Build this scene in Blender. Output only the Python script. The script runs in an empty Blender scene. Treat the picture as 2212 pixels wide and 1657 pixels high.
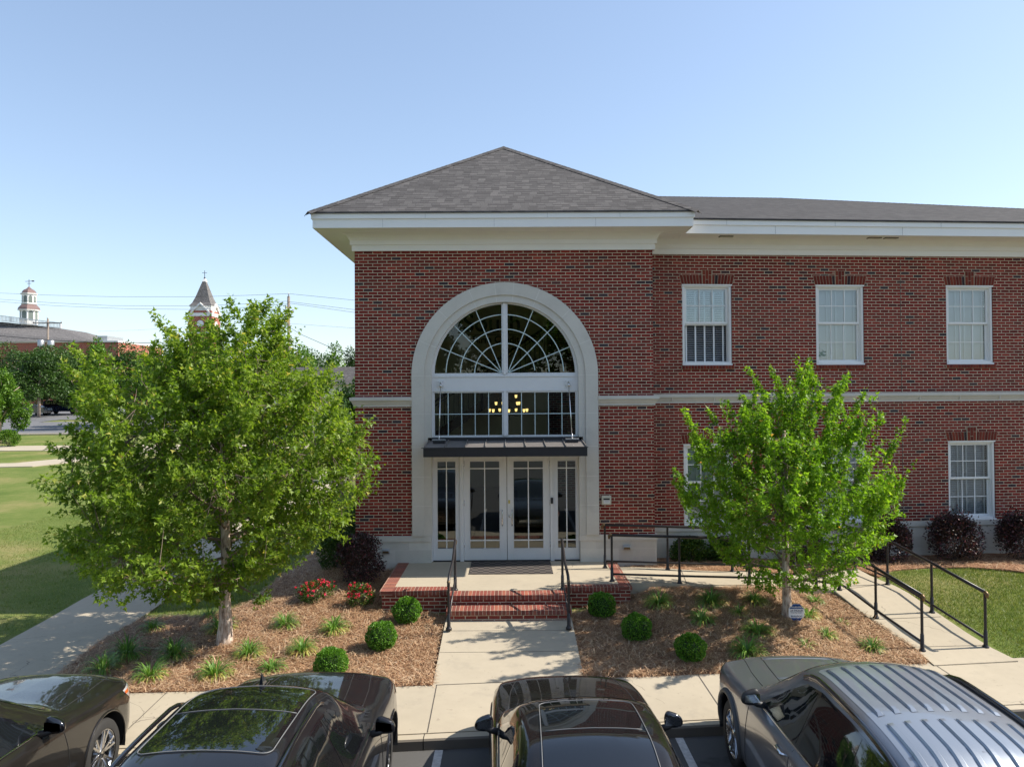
import bpy, bmesh, math, random
import numpy as np
from mathutils import Vector, Matrix, geometry
R = math.radians
random.seed(7)
RNG = np.random.default_rng(11)
SC = bpy.context.scene
COL = SC.collection

# ------------------------------------------------------------------ camera
cam_d = bpy.data.cameras.new("camera")
cam = bpy.data.objects.new("camera", cam_d); COL.objects.link(cam)
cam_d.sensor_width = 36.0; cam_d.lens = 36.0*1590.0/2212.0
cam_d.clip_start = 0.1; cam_d.clip_end = 3000
yaw, pitch, roll = R(0.3), R(0.757), 0.0065
fw = Vector((math.sin(yaw)*math.cos(pitch), math.cos(yaw)*math.cos(pitch), math.sin(pitch)))
rt = Vector((math.cos(yaw), -math.sin(yaw), 0)); up = rt.cross(fw)
r2 = rt*math.cos(roll) - up*math.sin(roll); u2 = up*math.cos(roll) + rt*math.sin(roll)
cam.matrix_world = Matrix(((r2.x, u2.x, -fw.x, 0.07), (r2.y, u2.y, -fw.y, -15.88), (r2.z, u2.z, -fw.z, 3.62), (0, 0, 0, 1)))
SC.camera = cam

# ------------------------------------------------------------------ light
SUN_EL = R(43.5); SUN_AZ = R(5.0)          # sun from the right, a little behind the front wall
world = bpy.data.worlds.new("World"); SC.world = world; world.use_nodes = True
wn = world.node_tree.nodes; wl = world.node_tree.links
sky = wn.new("ShaderNodeTexSky"); sky.sky_type = 'NISHITA'; sky.sun_disc = False
sky.sun_elevation = SUN_EL; sky.sun_rotation = R(90) - SUN_AZ
sky.altitude = 100; sky.air_density = 1.0; sky.dust_density = 0.7; sky.ozone_density = 1.0
tint = wn.new("ShaderNodeMix"); tint.data_type = 'RGBA'; tint.blend_type = 'MULTIPLY'; tint.inputs[0].default_value = 1.0; tint.inputs[7].default_value = (0.955, 0.985, 1.04, 1)
gam = wn.new("ShaderNodeGamma"); gam.inputs[1].default_value = 0.74; wl.new(sky.outputs[0], gam.inputs[0]); wl.new(gam.outputs[0], tint.inputs[6]); wl.new(tint.outputs[2], wn["Background"].inputs[0]); wn["Background"].inputs[1].default_value = 0.14
sd = bpy.data.lights.new("sun", 'SUN'); sd.energy = 3.5; sd.angle = R(0.53); sd.color = (1.0, 0.93, 0.82)
sun = bpy.data.objects.new("sun", sd); COL.objects.link(sun)
sv = Vector((math.cos(SUN_EL)*math.cos(SUN_AZ), math.cos(SUN_EL)*math.sin(SUN_AZ), math.sin(SUN_EL)))
sun.rotation_euler = sv.to_track_quat('Z', 'Y').to_euler()
SC.view_settings.view_transform = 'Standard'; SC.view_settings.look = 'None'
SC.view_settings.exposure = 1.18; SC.view_settings.gamma = 1.0

# ------------------------------------------------------------------ material helpers
class NT:
    def __init__(s, name):
        s.m = bpy.data.materials.new(name); s.m.use_nodes = True
        s.t = s.m.node_tree; s.n = s.t.nodes; s.l = s.t.links
        s.bsdf = s.n["Principled BSDF"]; s.out = s.n["Material Output"]
    def node(s, typ, **kw):
        nd = s.n.new(typ)
        for k, v in kw.items(): setattr(nd, k, v)
        return nd
    def link(s, a, b): s.l.new(a, b)
    def setin(s, nd, i, v):
        if hasattr(v, 'is_output') or isinstance(v, bpy.types.NodeSocket): s.l.new(v, nd.inputs[i])
        else: nd.inputs[i].default_value = v
    def math(s, op, a, b=0.0, c=0.0):
        nd = s.node("ShaderNodeMath", operation=op)
        s.setin(nd, 0, a); s.setin(nd, 1, b)
        if op in ('MULTIPLY_ADD', 'SMOOTH_MIN', 'COMPARE'): s.setin(nd, 2, c)
        return nd.outputs[0]
    def mix(s, f, a, b, mode='MIX'):
        nd = s.node("ShaderNodeMix", data_type='RGBA', blend_type=mode)
        s.setin(nd, 0, f); s.setin(nd, 6, a); s.setin(nd, 7, b)
        return nd.outputs[2]
    def ramp(s, f, stops, interp='LINEAR'):
        nd = s.node("ShaderNodeValToRGB"); cr = nd.color_ramp; cr.interpolation = interp
        while len(cr.elements) < len(stops): cr.elements.new(0.5)
        for e, (p, c) in zip(cr.elements, stops):
            e.position = p; e.color = (c[0], c[1], c[2], 1)
        s.setin(nd, 0, f); return nd.outputs[0]
    def noise(s, vec, scale, detail=3.0, rough=0.55):
        nd = s.node("ShaderNodeTexNoise"); s.setin(nd, 0, vec)
        nd.inputs['Scale'].default_value = scale; nd.inputs['Detail'].default_value = detail
        nd.inputs['Roughness'].default_value = rough
        return nd.outputs[0]
    def coord(s, which='Object'):
        return s.node("ShaderNodeTexCoord").outputs[which]
    def geopos(s): return s.node("ShaderNodeNewGeometry").outputs['Position']
    def attr(s, name): return s.node("ShaderNodeAttribute", attribute_name=name).outputs['Fac']
    def uv(s):
        sp = s.node("ShaderNodeSeparateXYZ"); s.link(s.node("ShaderNodeUVMap").outputs[0], sp.inputs[0])
        return sp.outputs[0], sp.outputs[1]
    def comb(s, x, y, z=0.0):
        nd = s.node("ShaderNodeCombineXYZ"); s.setin(nd, 0, x); s.setin(nd, 1, y); s.setin(nd, 2, z); return nd.outputs[0]
    def white(s, vec):
        nd = s.node("ShaderNodeTexWhiteNoise", noise_dimensions='3D'); s.link(vec, nd.inputs[0]); return nd.outputs[0]
    def bump(s, h, strength=0.3, dist=0.01):
        nd = s.node("ShaderNodeBump"); nd.inputs['Strength'].default_value = strength; nd.inputs['Distance'].default_value = dist
        s.link(h, nd.inputs['Height']); s.link(nd.outputs[0], s.bsdf.inputs['Normal'])
    def fin(s, color, rough=0.6, metal=0.0, spec=0.5, coat=0.0):
        s.setin(s.bsdf, 'Base Color', color if not isinstance(color, tuple) else (*color[:3], 1))
        s.setin(s.bsdf, 'Roughness', rough); s.bsdf.inputs['Metallic'].default_value = metal
        s.bsdf.inputs['Specular IOR Level'].default_value = spec
        s.bsdf.inputs['Coat Weight'].default_value = coat; s.bsdf.inputs['Coat Roughness'].default_value = 0.03
        return s.m

def c4(c): return (c[0], c[1], c[2], 1)
def simple(name, col, rough=0.6, metal=0.0, spec=0.5, coat=0.0, var=0.12, scale=6.0, bump=0.0):
    t = NT(name); p = t.geopos()
    f = t.noise(p, scale, 4)
    k = t.math('MULTIPLY_ADD', f, var*2, 1.0-var)
    col2 = t.mix(1.0, c4(col), t.comb(k, k, k), 'MULTIPLY')
    if bump: t.bump(t.noise(p, scale*12, 3), bump, 0.004)
    return t.fin(col2, rough, metal, spec, coat)

def brick_mat(name, bw=0.2032, ch=0.0677, mort=0.0125, dark=0.045, rot=False, tone=1.0, mcol=(0.52, 0.45, 0.33), off=0.5, warm=1.0):
    t = NT(name); u, v = t.uv(); p = t.geopos()
    if rot: u, v = v, u
    w1 = t.noise(p, 30, 2); w2 = t.noise(p, 47, 2)
    u = t.math('ADD', u, t.math('MULTIPLY', t.math('SUBTRACT', w1, 0.5), 0.012))
    v = t.math('ADD', v, t.math('MULTIPLY', t.math('SUBTRACT', w2, 0.5), 0.006))
    vr = t.math('DIVIDE', v, ch); row = t.math('FLOOR', vr); fv = t.math('FRACT', vr)
    sh = t.math('MULTIPLY', t.math('FLOORED_MODULO', row, 2.0), off)
    ur = t.math('ADD', t.math('DIVIDE', u, bw), sh); colm = t.math('FLOOR', ur); fu = t.math('FRACT', ur)
    mu = mort/bw; mv = mort/ch
    m = t.math('MAXIMUM', t.math('LESS_THAN', fu, mu), t.math('LESS_THAN', fv, mv))
    rnd = t.white(t.comb(colm, row, 3.0)); rnd2 = t.white(t.comb(row, colm, 9.0))
    k = tone
    if dark < 0: rnd = t.math('MULTIPLY_ADD', rnd, .9, .1); dark = .02
    reds = t.ramp(rnd, [(0.0, (0.034*k, 0.026*k, 0.032*k)), (dark, (0.055*k, 0.026*k, 0.028*k)), (dark+0.01, (0.120*k, 0.016*k, 0.012*k)),
                        (0.45, (0.205*k, 0.020*k, 0.014*k)), (0.75, (0.155*k, 0.020*k, 0.015*k)), (1.0, (0.255*k, 0.032*k, 0.019*k))])
    g = t.noise(p, 55, 3); gg = t.math('MULTIPLY_ADD', g, 0.9, 0.55)
    mp = t.node("ShaderNodeMapping"); t.link(p, mp.inputs[0]); mp.inputs['Scale'].default_value = (1, 1, .12)
    big = t.math('ADD', t.math('MULTIPLY_ADD', t.noise(p, 0.9, 3), 0.35, 0.63), t.math('MULTIPLY', t.noise(mp.outputs[0], 3.5, 4), .40))
    gg = t.math('MULTIPLY', gg, t.math('MULTIPLY', big, t.math('MULTIPLY_ADD', rnd2, 0.35, 0.82)))
    gw = t.math('MULTIPLY', gg, warm)
    reds = t.mix(1.0, reds, t.comb(gg, gw, gw), 'MULTIPLY')
    mk = t.math('MULTIPLY_ADD', t.noise(p, 9, 3), 0.6, 0.7)
    mc = t.mix(1.0, c4(mcol), t.comb(mk, mk, mk), 'MULTIPLY')
    colr = t.mix(m, reds, mc)
    h = t.math('ADD', t.math('SUBTRACT', 1.0, m), t.math('MULTIPLY', g, 0.25))
    t.bump(h, 0.55, 0.006)
    return t.fin(colr, 0.85, 0, 0.3)

def shingle_mat(name, tone=1.0):
    t = NT(name); u, v = t.uv(); p = t.geopos()
    ch = 0.14; bw = 0.17
    vr = t.math('DIVIDE', v, ch); row = t.math('FLOOR', vr); fv = t.math('FRACT', vr)
    rr = t.white(t.comb(row, 5.0, 1.0))
    ur = t.math('ADD', t.math('DIVIDE', u, bw), t.math('MULTIPLY', rr, 7.0)); cl = t.math('FLOOR', ur); fu = t.math('FRACT', ur)
    rnd = t.white(t.comb(cl, row, 2.0)); rnd2 = t.white(t.comb(cl, row, 8.0))
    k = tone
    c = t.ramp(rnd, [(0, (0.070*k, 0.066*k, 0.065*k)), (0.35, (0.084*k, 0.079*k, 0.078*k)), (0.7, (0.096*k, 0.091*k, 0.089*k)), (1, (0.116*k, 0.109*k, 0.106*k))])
    g = t.math('MULTIPLY_ADD', t.noise(p, 60, 2), 0.9, 0.55)
    c = t.mix(1.0, c, t.comb(g, g, g), 'MULTIPLY')
    edge = t.math('MULTIPLY', t.math('LESS_THAN', fv, 0.20), t.math('GREATER_THAN', rnd2, 0.35))  # shadow under the row edge, painted into the colour of random tabs
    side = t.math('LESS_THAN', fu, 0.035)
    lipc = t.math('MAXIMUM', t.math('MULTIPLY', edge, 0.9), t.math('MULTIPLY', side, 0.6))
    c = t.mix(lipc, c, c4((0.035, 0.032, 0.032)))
    big = t.math('MULTIPLY_ADD', t.noise(p, 0.7, 3), 0.2, 0.9)
    c = t.mix(1.0, c, t.comb(big, big, big), 'MULTIPLY')
    t.bump(t.math('ADD', t.math('MULTIPLY', rnd2, 0.6), t.math('SUBTRACT', 1.0, fv)), 0.5, 0.008)
    return t.fin(c, 0.95, 0, 0.2)

def stone_mat(name, col=(0.50, 0.47, 0.43), bw=0.0, ch=0.0):
    t = NT(name); p = t.geopos()
    n1 = t.noise(p, 1.7, 4); n2 = t.noise(p, 24, 3)
    k = t.math('ADD', t.math('MULTIPLY_ADD', n1, 0.30, 0.80), t.math('MULTIPLY', n2, 0.10))
    c = t.mix(1.0, c4(col), t.comb(k, k, k), 'MULTIPLY')
    h = n2
    if bw:
        u, v = t.uv(); vr = t.math('DIVIDE', v, ch); row = t.math('FLOOR', vr); fv = t.math('FRACT', vr)
        ur = t.math('ADD', t.math('DIVIDE', u, bw), t.math('MULTIPLY', t.white(t.comb(row, 2.0, 1.0)), 3.0)); fu = t.math('FRACT', ur); cl = t.math('FLOOR', ur)
        m = t.math('MAXIMUM', t.math('LESS_THAN', fu, 0.008/bw), t.math('LESS_THAN', fv, 0.008/ch))
        rn = t.math('MULTIPLY_ADD', t.white(t.comb(cl, row, 1.0)), 0.16, 0.92)
        c = t.mix(1.0, c, t.comb(rn, rn, rn), 'MULTIPLY')
        c = t.mix(t.math('MULTIPLY', m, 0.6), c, c4((0.62, 0.59, 0.54)))
        h = t.math('SUBTRACT', n2, t.math('MULTIPLY', m, 1.5))
    st = t.ramp(t.noise(p, 3.1, 5), [(0.0, (0, 0, 0)), (0.58, (0, 0, 0)), (0.75, (1, 1, 1))])
    c = t.mix(t.math('MULTIPLY', st, 0.18), c, c4((0.25, 0.235, 0.21)))
    t.bump(h, 0.25, 0.004)
    return t.fin(c, 0.85, 0, 0.3)

def concrete_mat(name, col=(0.40, 0.345, 0.26)):
    t = NT(name); p = t.geopos()
    a = t.noise(p, 0.8, 5); b = t.noise(p, 7, 4); g = t.noise(p, 120, 2)
    k = t.math('ADD', t.math('ADD', t.math('MULTIPLY_ADD', a, 0.30, 0.72), t.math('MULTIPLY', b, 0.13)), t.math('MULTIPLY', g, 0.12))
    c = t.mix(1.0, c4(col), t.comb(k, k, k), 'MULTIPLY')
    st = t.ramp(t.noise(p, 2.3, 6, 0.65), [(0, (0, 0, 0)), (0.56, (0, 0, 0)), (0.72, (1, 1, 1))])
    c = t.mix(t.math('MULTIPLY', st, 0.32), c, c4((0.24, 0.215, 0.18)))
    wv = t.node("ShaderNodeVectorMath", operation='ADD'); nz = t.node("ShaderNodeTexNoise"); nz.inputs['Scale'].default_value = 3.0; t.link(p, nz.inputs[0])
    sc_ = t.node("ShaderNodeVectorMath", operation='SCALE'); t.link(nz.outputs[1], sc_.inputs[0]); sc_.inputs['Scale'].default_value = .35; t.link(p, wv.inputs[0]); t.link(sc_.outputs[0], wv.inputs[1])
    vo = t.node("ShaderNodeTexVoronoi", feature='DISTANCE_TO_EDGE'); vo.inputs['Scale'].default_value = .38; t.link(wv.outputs[0], vo.inputs[0])
    ck = t.math('MULTIPLY', t.math('LESS_THAN', vo.outputs['Distance'], 0.0016), t.math('GREATER_THAN', t.noise(p, .55, 2), 0.53))
    c = t.mix(t.math('MULTIPLY', ck, 0.6), c, c4((0.10, 0.085, 0.07)))
    sp = t.ramp(t.noise(p, 11, 3, 0.6), [(0, (0, 0, 0)), (0.66, (0, 0, 0)), (0.70, (1, 1, 1))])
    c = t.mix(t.math('MULTIPLY', sp, 0.28), c, c4((0.16, 0.13, 0.10)))
    t.bump(g, 0.25, 0.003)
    return t.fin(c, 0.9, 0, 0.25)

def asphalt_mat(name, col=(0.052, 0.052, 0.054)):
    t = NT(name); p = t.geopos()
    g = t.noise(p, 140, 2); a = t.noise(p, 0.6, 4); s = t.white(t.node("ShaderNodeVectorMath", operation='SNAP').outputs[0]) if False else t.noise(p, 320, 1)
    k = t.math('ADD', t.math('MULTIPLY_ADD', a, 0.5, 0.55), t.math('MULTIPLY', g, 0.5))
    c = t.mix(1.0, c4(col), t.comb(k, k, k), 'MULTIPLY')
    sp = t.math('GREATER_THAN', s, 0.68)
    c = t.mix(t.math('MULTIPLY', sp, 0.5), c, c4((0.2, 0.19, 0.18)))
    oil = t.ramp(t.noise(p, 1.6, 4), [(0, (0, 0, 0)), (0.6, (0, 0, 0)), (0.68, (1, 1, 1))])
    c = t.mix(t.math('MULTIPLY', oil, 0.5), c, c4((0.02, 0.019, 0.018)))
    t.bump(g, 0.5, 0.006)
    return t.fin(c, 0.9, 0, 0.3)

def grass_mat(name):
    t = NT(name); p = t.geopos()
    a = t.noise(p, 0.35, 4); b = t.noise(p, 3, 4); g = t.noise(p, 45, 3)
    f = t.math('ADD', t.math('MULTIPLY', a, 0.75), t.math('MULTIPLY', b, 0.25))
    c = t.ramp(f, [(0.33, (0.085, 0.130, 0.026)), (0.50, (0.135, 0.170, 0.043)), (0.66, (0.23, 0.21, 0.082))])
    k = t.math('MULTIPLY_ADD', g, 0.9, 0.55)
    c = t.mix(1.0, c, t.comb(k, k, k), 'MULTIPLY')
    t.bump(g, 0.8, 0.03)
    return t.fin(c, 0.95, 0, 0.1)

def straw_mat(name):
    t = NT(name); p = t.geopos()
    a = t.noise(p, 1.2, 4); b = t.noise(p, 26, 4, 0.7); g = t.noise(p, 90, 3)
    f = t.math('ADD', t.math('MULTIPLY', b, 0.6), t.math('MULTIPLY', g, 0.4))
    c = t.ramp(f, [(0.36, (0.085, 0.040, 0.021)), (0.5, (0.28, 0.145, 0.080)), (0.66, (0.50, 0.31, 0.18))])
    k = t.math('MULTIPLY_ADD', a, 0.5, 0.75)
    c = t.mix(1.0, c, t.comb(k, k, k), 'MULTIPLY')
    t.bump(f, 1.0, 0.035)
    return t.fin(c, 0.9, 0, 0.2)

def leaf_mat(name, stops, trans=0.35, rough=0.45, spec=0.35):
    t = NT(name); r = t.attr('rnd')
    c = t.ramp(r, stops)
    t.fin(c, rough, 0, spec)
    tr = t.node("ShaderNodeBsdfTranslucent"); hs = t.mix(1.0, c, c4((1.25, 1.35, 0.6)), 'MULTIPLY'); t.link(hs, tr.inputs[0])
    mx = t.node("ShaderNodeMixShader"); mx.inputs[0].default_value = trans
    t.link(t.bsdf.outputs[0], mx.inputs[1]); t.link(tr.outputs[0], mx.inputs[2]); t.link(mx.outputs[0], t.out.inputs[0])
    return t.m

def glass_mat(name, tint=(0.45, 0.5, 0.45), base=0.08, ior=1.5, rough=0.0):
    """thin window pane: tinted see-through plus fresnel mirror"""
    t = NT(name); t.n.remove(t.bsdf)
    tr = t.node("ShaderNodeBsdfTransparent"); tr.inputs[0].default_value = c4(tint)
    gl = t.node("ShaderNodeBsdfGlossy"); gl.inputs['Roughness'].default_value = rough; gl.inputs[0].default_value = (0.95, 1.0, 0.98, 1)
    fr = t.node("ShaderNodeFresnel"); fr.inputs[0].default_value = ior
    f = t.math('ADD', fr.outputs[0], base)
    bp = t.node("ShaderNodeBump"); bp.inputs['Strength'].default_value = 0.02; bp.inputs['Distance'].default_value = 0.02
    t.link(t.noise(t.geopos(), 1.6, 1), bp.inputs['Height']); t.link(bp.outputs[0], gl.inputs['Normal'])
    mx = t.node("ShaderNodeMixShader"); t.link(f, mx.inputs[0]); t.link(tr.outputs[0], mx.inputs[1]); t.link(gl.outputs[0], mx.inputs[2])
    t.link(mx.outputs[0], t.out.inputs[0]); return t.m

def paint_mat(name, col, metal=0.3, rough=0.35):
    t = NT(name); p = t.coord('Object')
    fl = t.noise(p, 900, 1); k = t.math('MULTIPLY_ADD', fl, 0.5, 0.75)
    c = t.mix(1.0, c4(col), t.comb(k, k, k), 'MULTIPLY')
    dust = t.math('MULTIPLY', t.noise(p, 5, 5, 0.7), 0.025)
    c = t.mix(dust, c, c4((0.35, 0.32, 0.27)))
    m = t.fin(c, rough, metal, 0.06, 1.0)
    t.setin(t.bsdf, 'Coat Roughness', t.math('MULTIPLY_ADD', t.noise(p, 3, 3), 0.05, 0.01))
    return m

def emit_mat(name, col, s):
    t = NT(name); t.fin(col, 0.5); t.bsdf.inputs['Emission Color'].default_value = c4(col); t.bsdf.inputs['Emission Strength'].default_value = s
    return t.m

M = {}
M['brick'] = brick_mat('brick')
M['rowlock'] = brick_mat('brick_rowlock', bw=0.0677, ch=0.33, mort=0.008, dark=-0.02, tone=1.15, mcol=(0.42, 0.34, 0.25), off=0.0, warm=2.6)
M['stepbrick'] = brick_mat('brick_step', tone=1.05, dark=-0.02, warm=1.7)
t = NT('brick_single'); r_ = t.attr('rnd')
c_ = t.ramp(r_, [(0, (0.03, 0.022, 0.026)), (0.08, (0.05, 0.022, 0.024)), (0.1, (0.11, 0.018, 0.012)), (0.6, (0.165, 0.029, 0.017)), (1, (0.21, 0.042, 0.022))])
g_ = t.math('MULTIPLY_ADD', t.noise(t.geopos(), 55, 3), 0.9, 0.55)
M['brick1'] = t.fin(t.mix(1.0, c_, t.comb(g_, g_, g_), 'MULTIPLY'), 0.85, 0, 0.3)
M['mortar'] = simple('mortar', (0.40, 0.34, 0.24), 0.95)
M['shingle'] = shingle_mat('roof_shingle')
M['hazed_roof'] = shingle_mat('far_roof_shingle_hazed', 1.8)  # lightened shingle copy, distance haze put into the colour
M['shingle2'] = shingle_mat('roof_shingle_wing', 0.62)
M['stone'] = stone_mat('cast_stone', (0.56, 0.53, 0.475))
M['stoneblk'] = stone_mat('cast_stone_block', (0.56, 0.53, 0.475), 0.80, 0.27)
M['joint'] = simple('stone_joint', (0.66, 0.63, 0.58), 0.9)
M['trim'] = simple('white_trim', (0.82, 0.80, 0.76), 0.55, var=0.05, scale=2)
M['soffit'] = simple('soffit', (0.62, 0.58, 0.48), 0.7, var=0.05, scale=2)
M['vinyl'] = simple('window_white', (0.78, 0.77, 0.75), 0.4, var=0.04)
M['alum'] = simple('door_white_metal', (0.66, 0.66, 0.66), 0.35, var=0.05)
M['muntin'] = simple('muntin_pale', (0.55, 0.66, 0.66), 0.4, var=0.03)
M['black'] = simple('black_metal', (0.018, 0.017, 0.018), 0.42, 0.2)
M['rail'] = simple('dark_rail_paint', (0.028, 0.025, 0.026), 0.38, 0.3, var=0.3, scale=14)
M['brass'] = simple('worn_bronze', (0.16, 0.105, 0.05), 0.45, 0.6)
M['canopy'] = simple('canopy_metal', (0.17, 0.155, 0.145), 0.5, 0.1, var=0.35, scale=9)
M['canopyd'] = simple('canopy_fascia', (0.022, 0.021, 0.024), 0.45, 0.2)
M['steel'] = simple('stainless', (0.62, 0.62, 0.63), 0.25, 1.0)
M['gal'] = simple('galvanised', (0.42, 0.43, 0.44), 0.45, 0.7)
M['concrete'] = concrete_mat('concrete')
M['curb'] = concrete_mat('curb_concrete_shaded', (0.15, 0.13, 0.105))  # darkened concrete copy, shade of the kerb face put into the colour
M['asphalt'] = asphalt_mat('asphalt', (0.085, 0.083, 0.08))
M['road'] = asphalt_mat('road_asphalt', (0.14, 0.14, 0.145))
M['paintline'] = simple('worn_white_line', (0.48, 0.47, 0.45), 0.9, var=0.45, scale=22)
M['jointd'] = simple('dark_joint', (0.07, 0.06, 0.05), 0.95)
M['grass'] = grass_mat('lawn'); M['straw'] = straw_mat('pine_straw')
M['glass'] = glass_mat('lobby_glass', (0.80, 0.86, 0.76), 0.02)
M['doorglass'] = glass_mat('door_glass', (0.26, 0.30, 0.27), 0.06)
M['winglass'] = glass_mat('window_glass', (0.86, 0.91, 0.93), 0.10)
M['blind'] = simple('blind_slat', (0.74, 0.74, 0.74), 0.5, var=0.04)
M['inwall'] = simple('lobby_wall', (0.50, 0.46, 0.33), 0.8, var=0.1, scale=1.5)
M['infloor'] = simple('lobby_floor', (0.12, 0.09, 0.06), 0.3)
M['indark'] = simple('dark_room', (0.03, 0.03, 0.035), 0.9)
M['letter'] = simple('dark_letter', (0.02, 0.02, 0.018), 0.5)
M['wood'] = simple('stair_wood', (0.05, 0.025, 0.012), 0.4)
M['bulb'] = emit_mat('lit_shade', (1.0, 0.70, 0.27), 0.8)
M['rubber'] = simple('tyre_rubber', (0.022, 0.021, 0.020), 0.8, var=0.3, scale=12)
M['plastic'] = simple('black_plastic', (0.016, 0.016, 0.017), 0.55)
M['gloss'] = simple('gloss_black', (0.006, 0.006, 0.008), 0.08, 0, 0.6, 1.0, var=0.02)
M['carglass'] = simple('car_glass', (0.006, 0.007, 0.008), 0.02, 0, 0.7, 0.6, var=0.02)
M['rim'] = simple('alloy_rim', (0.60, 0.60, 0.61), 0.22, 1.0, var=0.04)
M['rimd'] = simple('dark_alloy', (0.05, 0.05, 0.052), 0.3, 0.8)
M['chrome'] = simple('chrome', (0.8, 0.8, 0.8), 0.08, 1.0, var=0.02)
M['seal'] = simple('roof_seal', (0.15, 0.15, 0.15), 0.5)
M['lamp'] = simple('clear_lamp', (0.55, 0.57, 0.6), 0.08, 0.3, 0.6, 1.0)
M['amber'] = simple('amber_lamp', (0.7, 0.12, 0.02), 0.15, 0, 0.6, 1.0)
M['redlamp'] = simple('red_lamp', (0.6, 0.01, 0.01), 0.15, 0, 0.6, 1.0)
M['matrub'] = brick_mat('mat_checker', bw=0.15, ch=0.15, mort=0.004, dark=0.5, tone=0.3, mcol=(0.02, 0.02, 0.02), off=0.0)
t = NT('door_mat_rubber'); u, v = t.uv()
ck = t.math('FLOORED_MODULO', t.math('ADD', t.math('FLOOR', t.math('DIVIDE', u, 0.115)), t.math('FLOOR', t.math('DIVIDE', v, 0.115))), 2.0)
M['matrub'] = t.fin(t.mix(ck, c4((0.022, 0.018, 0.017)), c4((0.085, 0.07, 0.062))), 0.9)
t = NT('bark'); p_ = t.geopos(); sp_ = t.node("ShaderNodeMapping"); t.link(p_, sp_.inputs[0]); sp_.inputs['Scale'].default_value = (1, 1, 0.25)
bk = t.noise(sp_.outputs[0], 22, 5, 0.7)
t.bump(bk, 0.8, 0.012)
M['bark'] = t.fin(t.ramp(bk, [(0.33, (0.16, 0.11, 0.08)), (0.47, (0.42, 0.32, 0.25)), (0.62, (0.62, 0.53, 0.45))]), 0.9, 0, 0.2)
M['twig'] = simple('twig_bark', (0.16, 0.12, 0.085), 0.85)
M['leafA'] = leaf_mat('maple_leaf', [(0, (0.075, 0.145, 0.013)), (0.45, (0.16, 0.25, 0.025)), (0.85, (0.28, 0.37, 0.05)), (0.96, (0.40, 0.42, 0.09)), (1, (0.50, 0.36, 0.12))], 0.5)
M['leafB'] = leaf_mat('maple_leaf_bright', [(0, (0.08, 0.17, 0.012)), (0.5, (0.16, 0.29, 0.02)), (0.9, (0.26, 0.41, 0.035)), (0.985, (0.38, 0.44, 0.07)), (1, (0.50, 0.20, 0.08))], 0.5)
M['leafD'] = leaf_mat('dark_tree_leaf', [(0, (0.022, 0.055, 0.010)), (0.6, (0.045, 0.10, 0.016)), (1, (0.085, 0.155, 0.03))], 0.25)
M['leafM'] = leaf_mat('mid_tree_leaf', [(0, (0.05, 0.12, 0.012)), (0.6, (0.10, 0.20, 0.018)), (1, (0.16, 0.27, 0.03))], 0.3)
M['leafBox'] = leaf_mat('boxwood_leaf', [(0, (0.045, 0.12, 0.010)), (0.6, (0.105, 0.25, 0.02)), (1, (0.20, 0.38, 0.04))], 0.3)
M['leafPurple'] = leaf_mat('purple_leaf', [(0, (0.022, 0.018, 0.014)), (0.6, (0.05, 0.028, 0.026)), (0.88, (0.10, 0.04, 0.045)), (1, (0.28, 0.09, 0.11))], 0.12)
M['leafShrub'] = leaf_mat('shrub_leaf', [(0, (0.022, 0.06, 0.010)), (0.7, (0.06, 0.12, 0.016)), (1, (0.14, 0.20, 0.03))], 0.25)
M['petal'] = leaf_mat('rose_petal', [(0, (0.60, 0.015, 0.06)), (0.7, (0.80, 0.04, 0.12)), (1, (0.88, 0.20, 0.30))], 0.3)
M['blade'] = leaf_mat('liriope_blade', [(0, (0.07, 0.15, 0.026)), (0.5, (0.15, 0.29, 0.05)), (0.78, (0.21, 0.33, 0.07)), (0.88, (0.42, 0.42, 0.09)), (1, (0.55, 0.42, 0.16))], 0.3)
M['turf'] = leaf_mat('turf_blade', [(0, (0.085, 0.14, 0.025)), (0.6, (0.16, 0.21, 0.046)), (1, (0.28, 0.26, 0.09))], 0.3)
M['needle'] = leaf_mat('pine_needle', [(0, (0.14, 0.068, 0.036)), (0.35, (0.36, 0.20, 0.108)), (0.75, (0.56, 0.37, 0.22)), (1, (0.72, 0.55, 0.38))], 0.1, 0.6)
M['litter'] = simple('pale_dry_leaf', (0.55, 0.45, 0.38), 0.8, var=0.3, scale=30)

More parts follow.
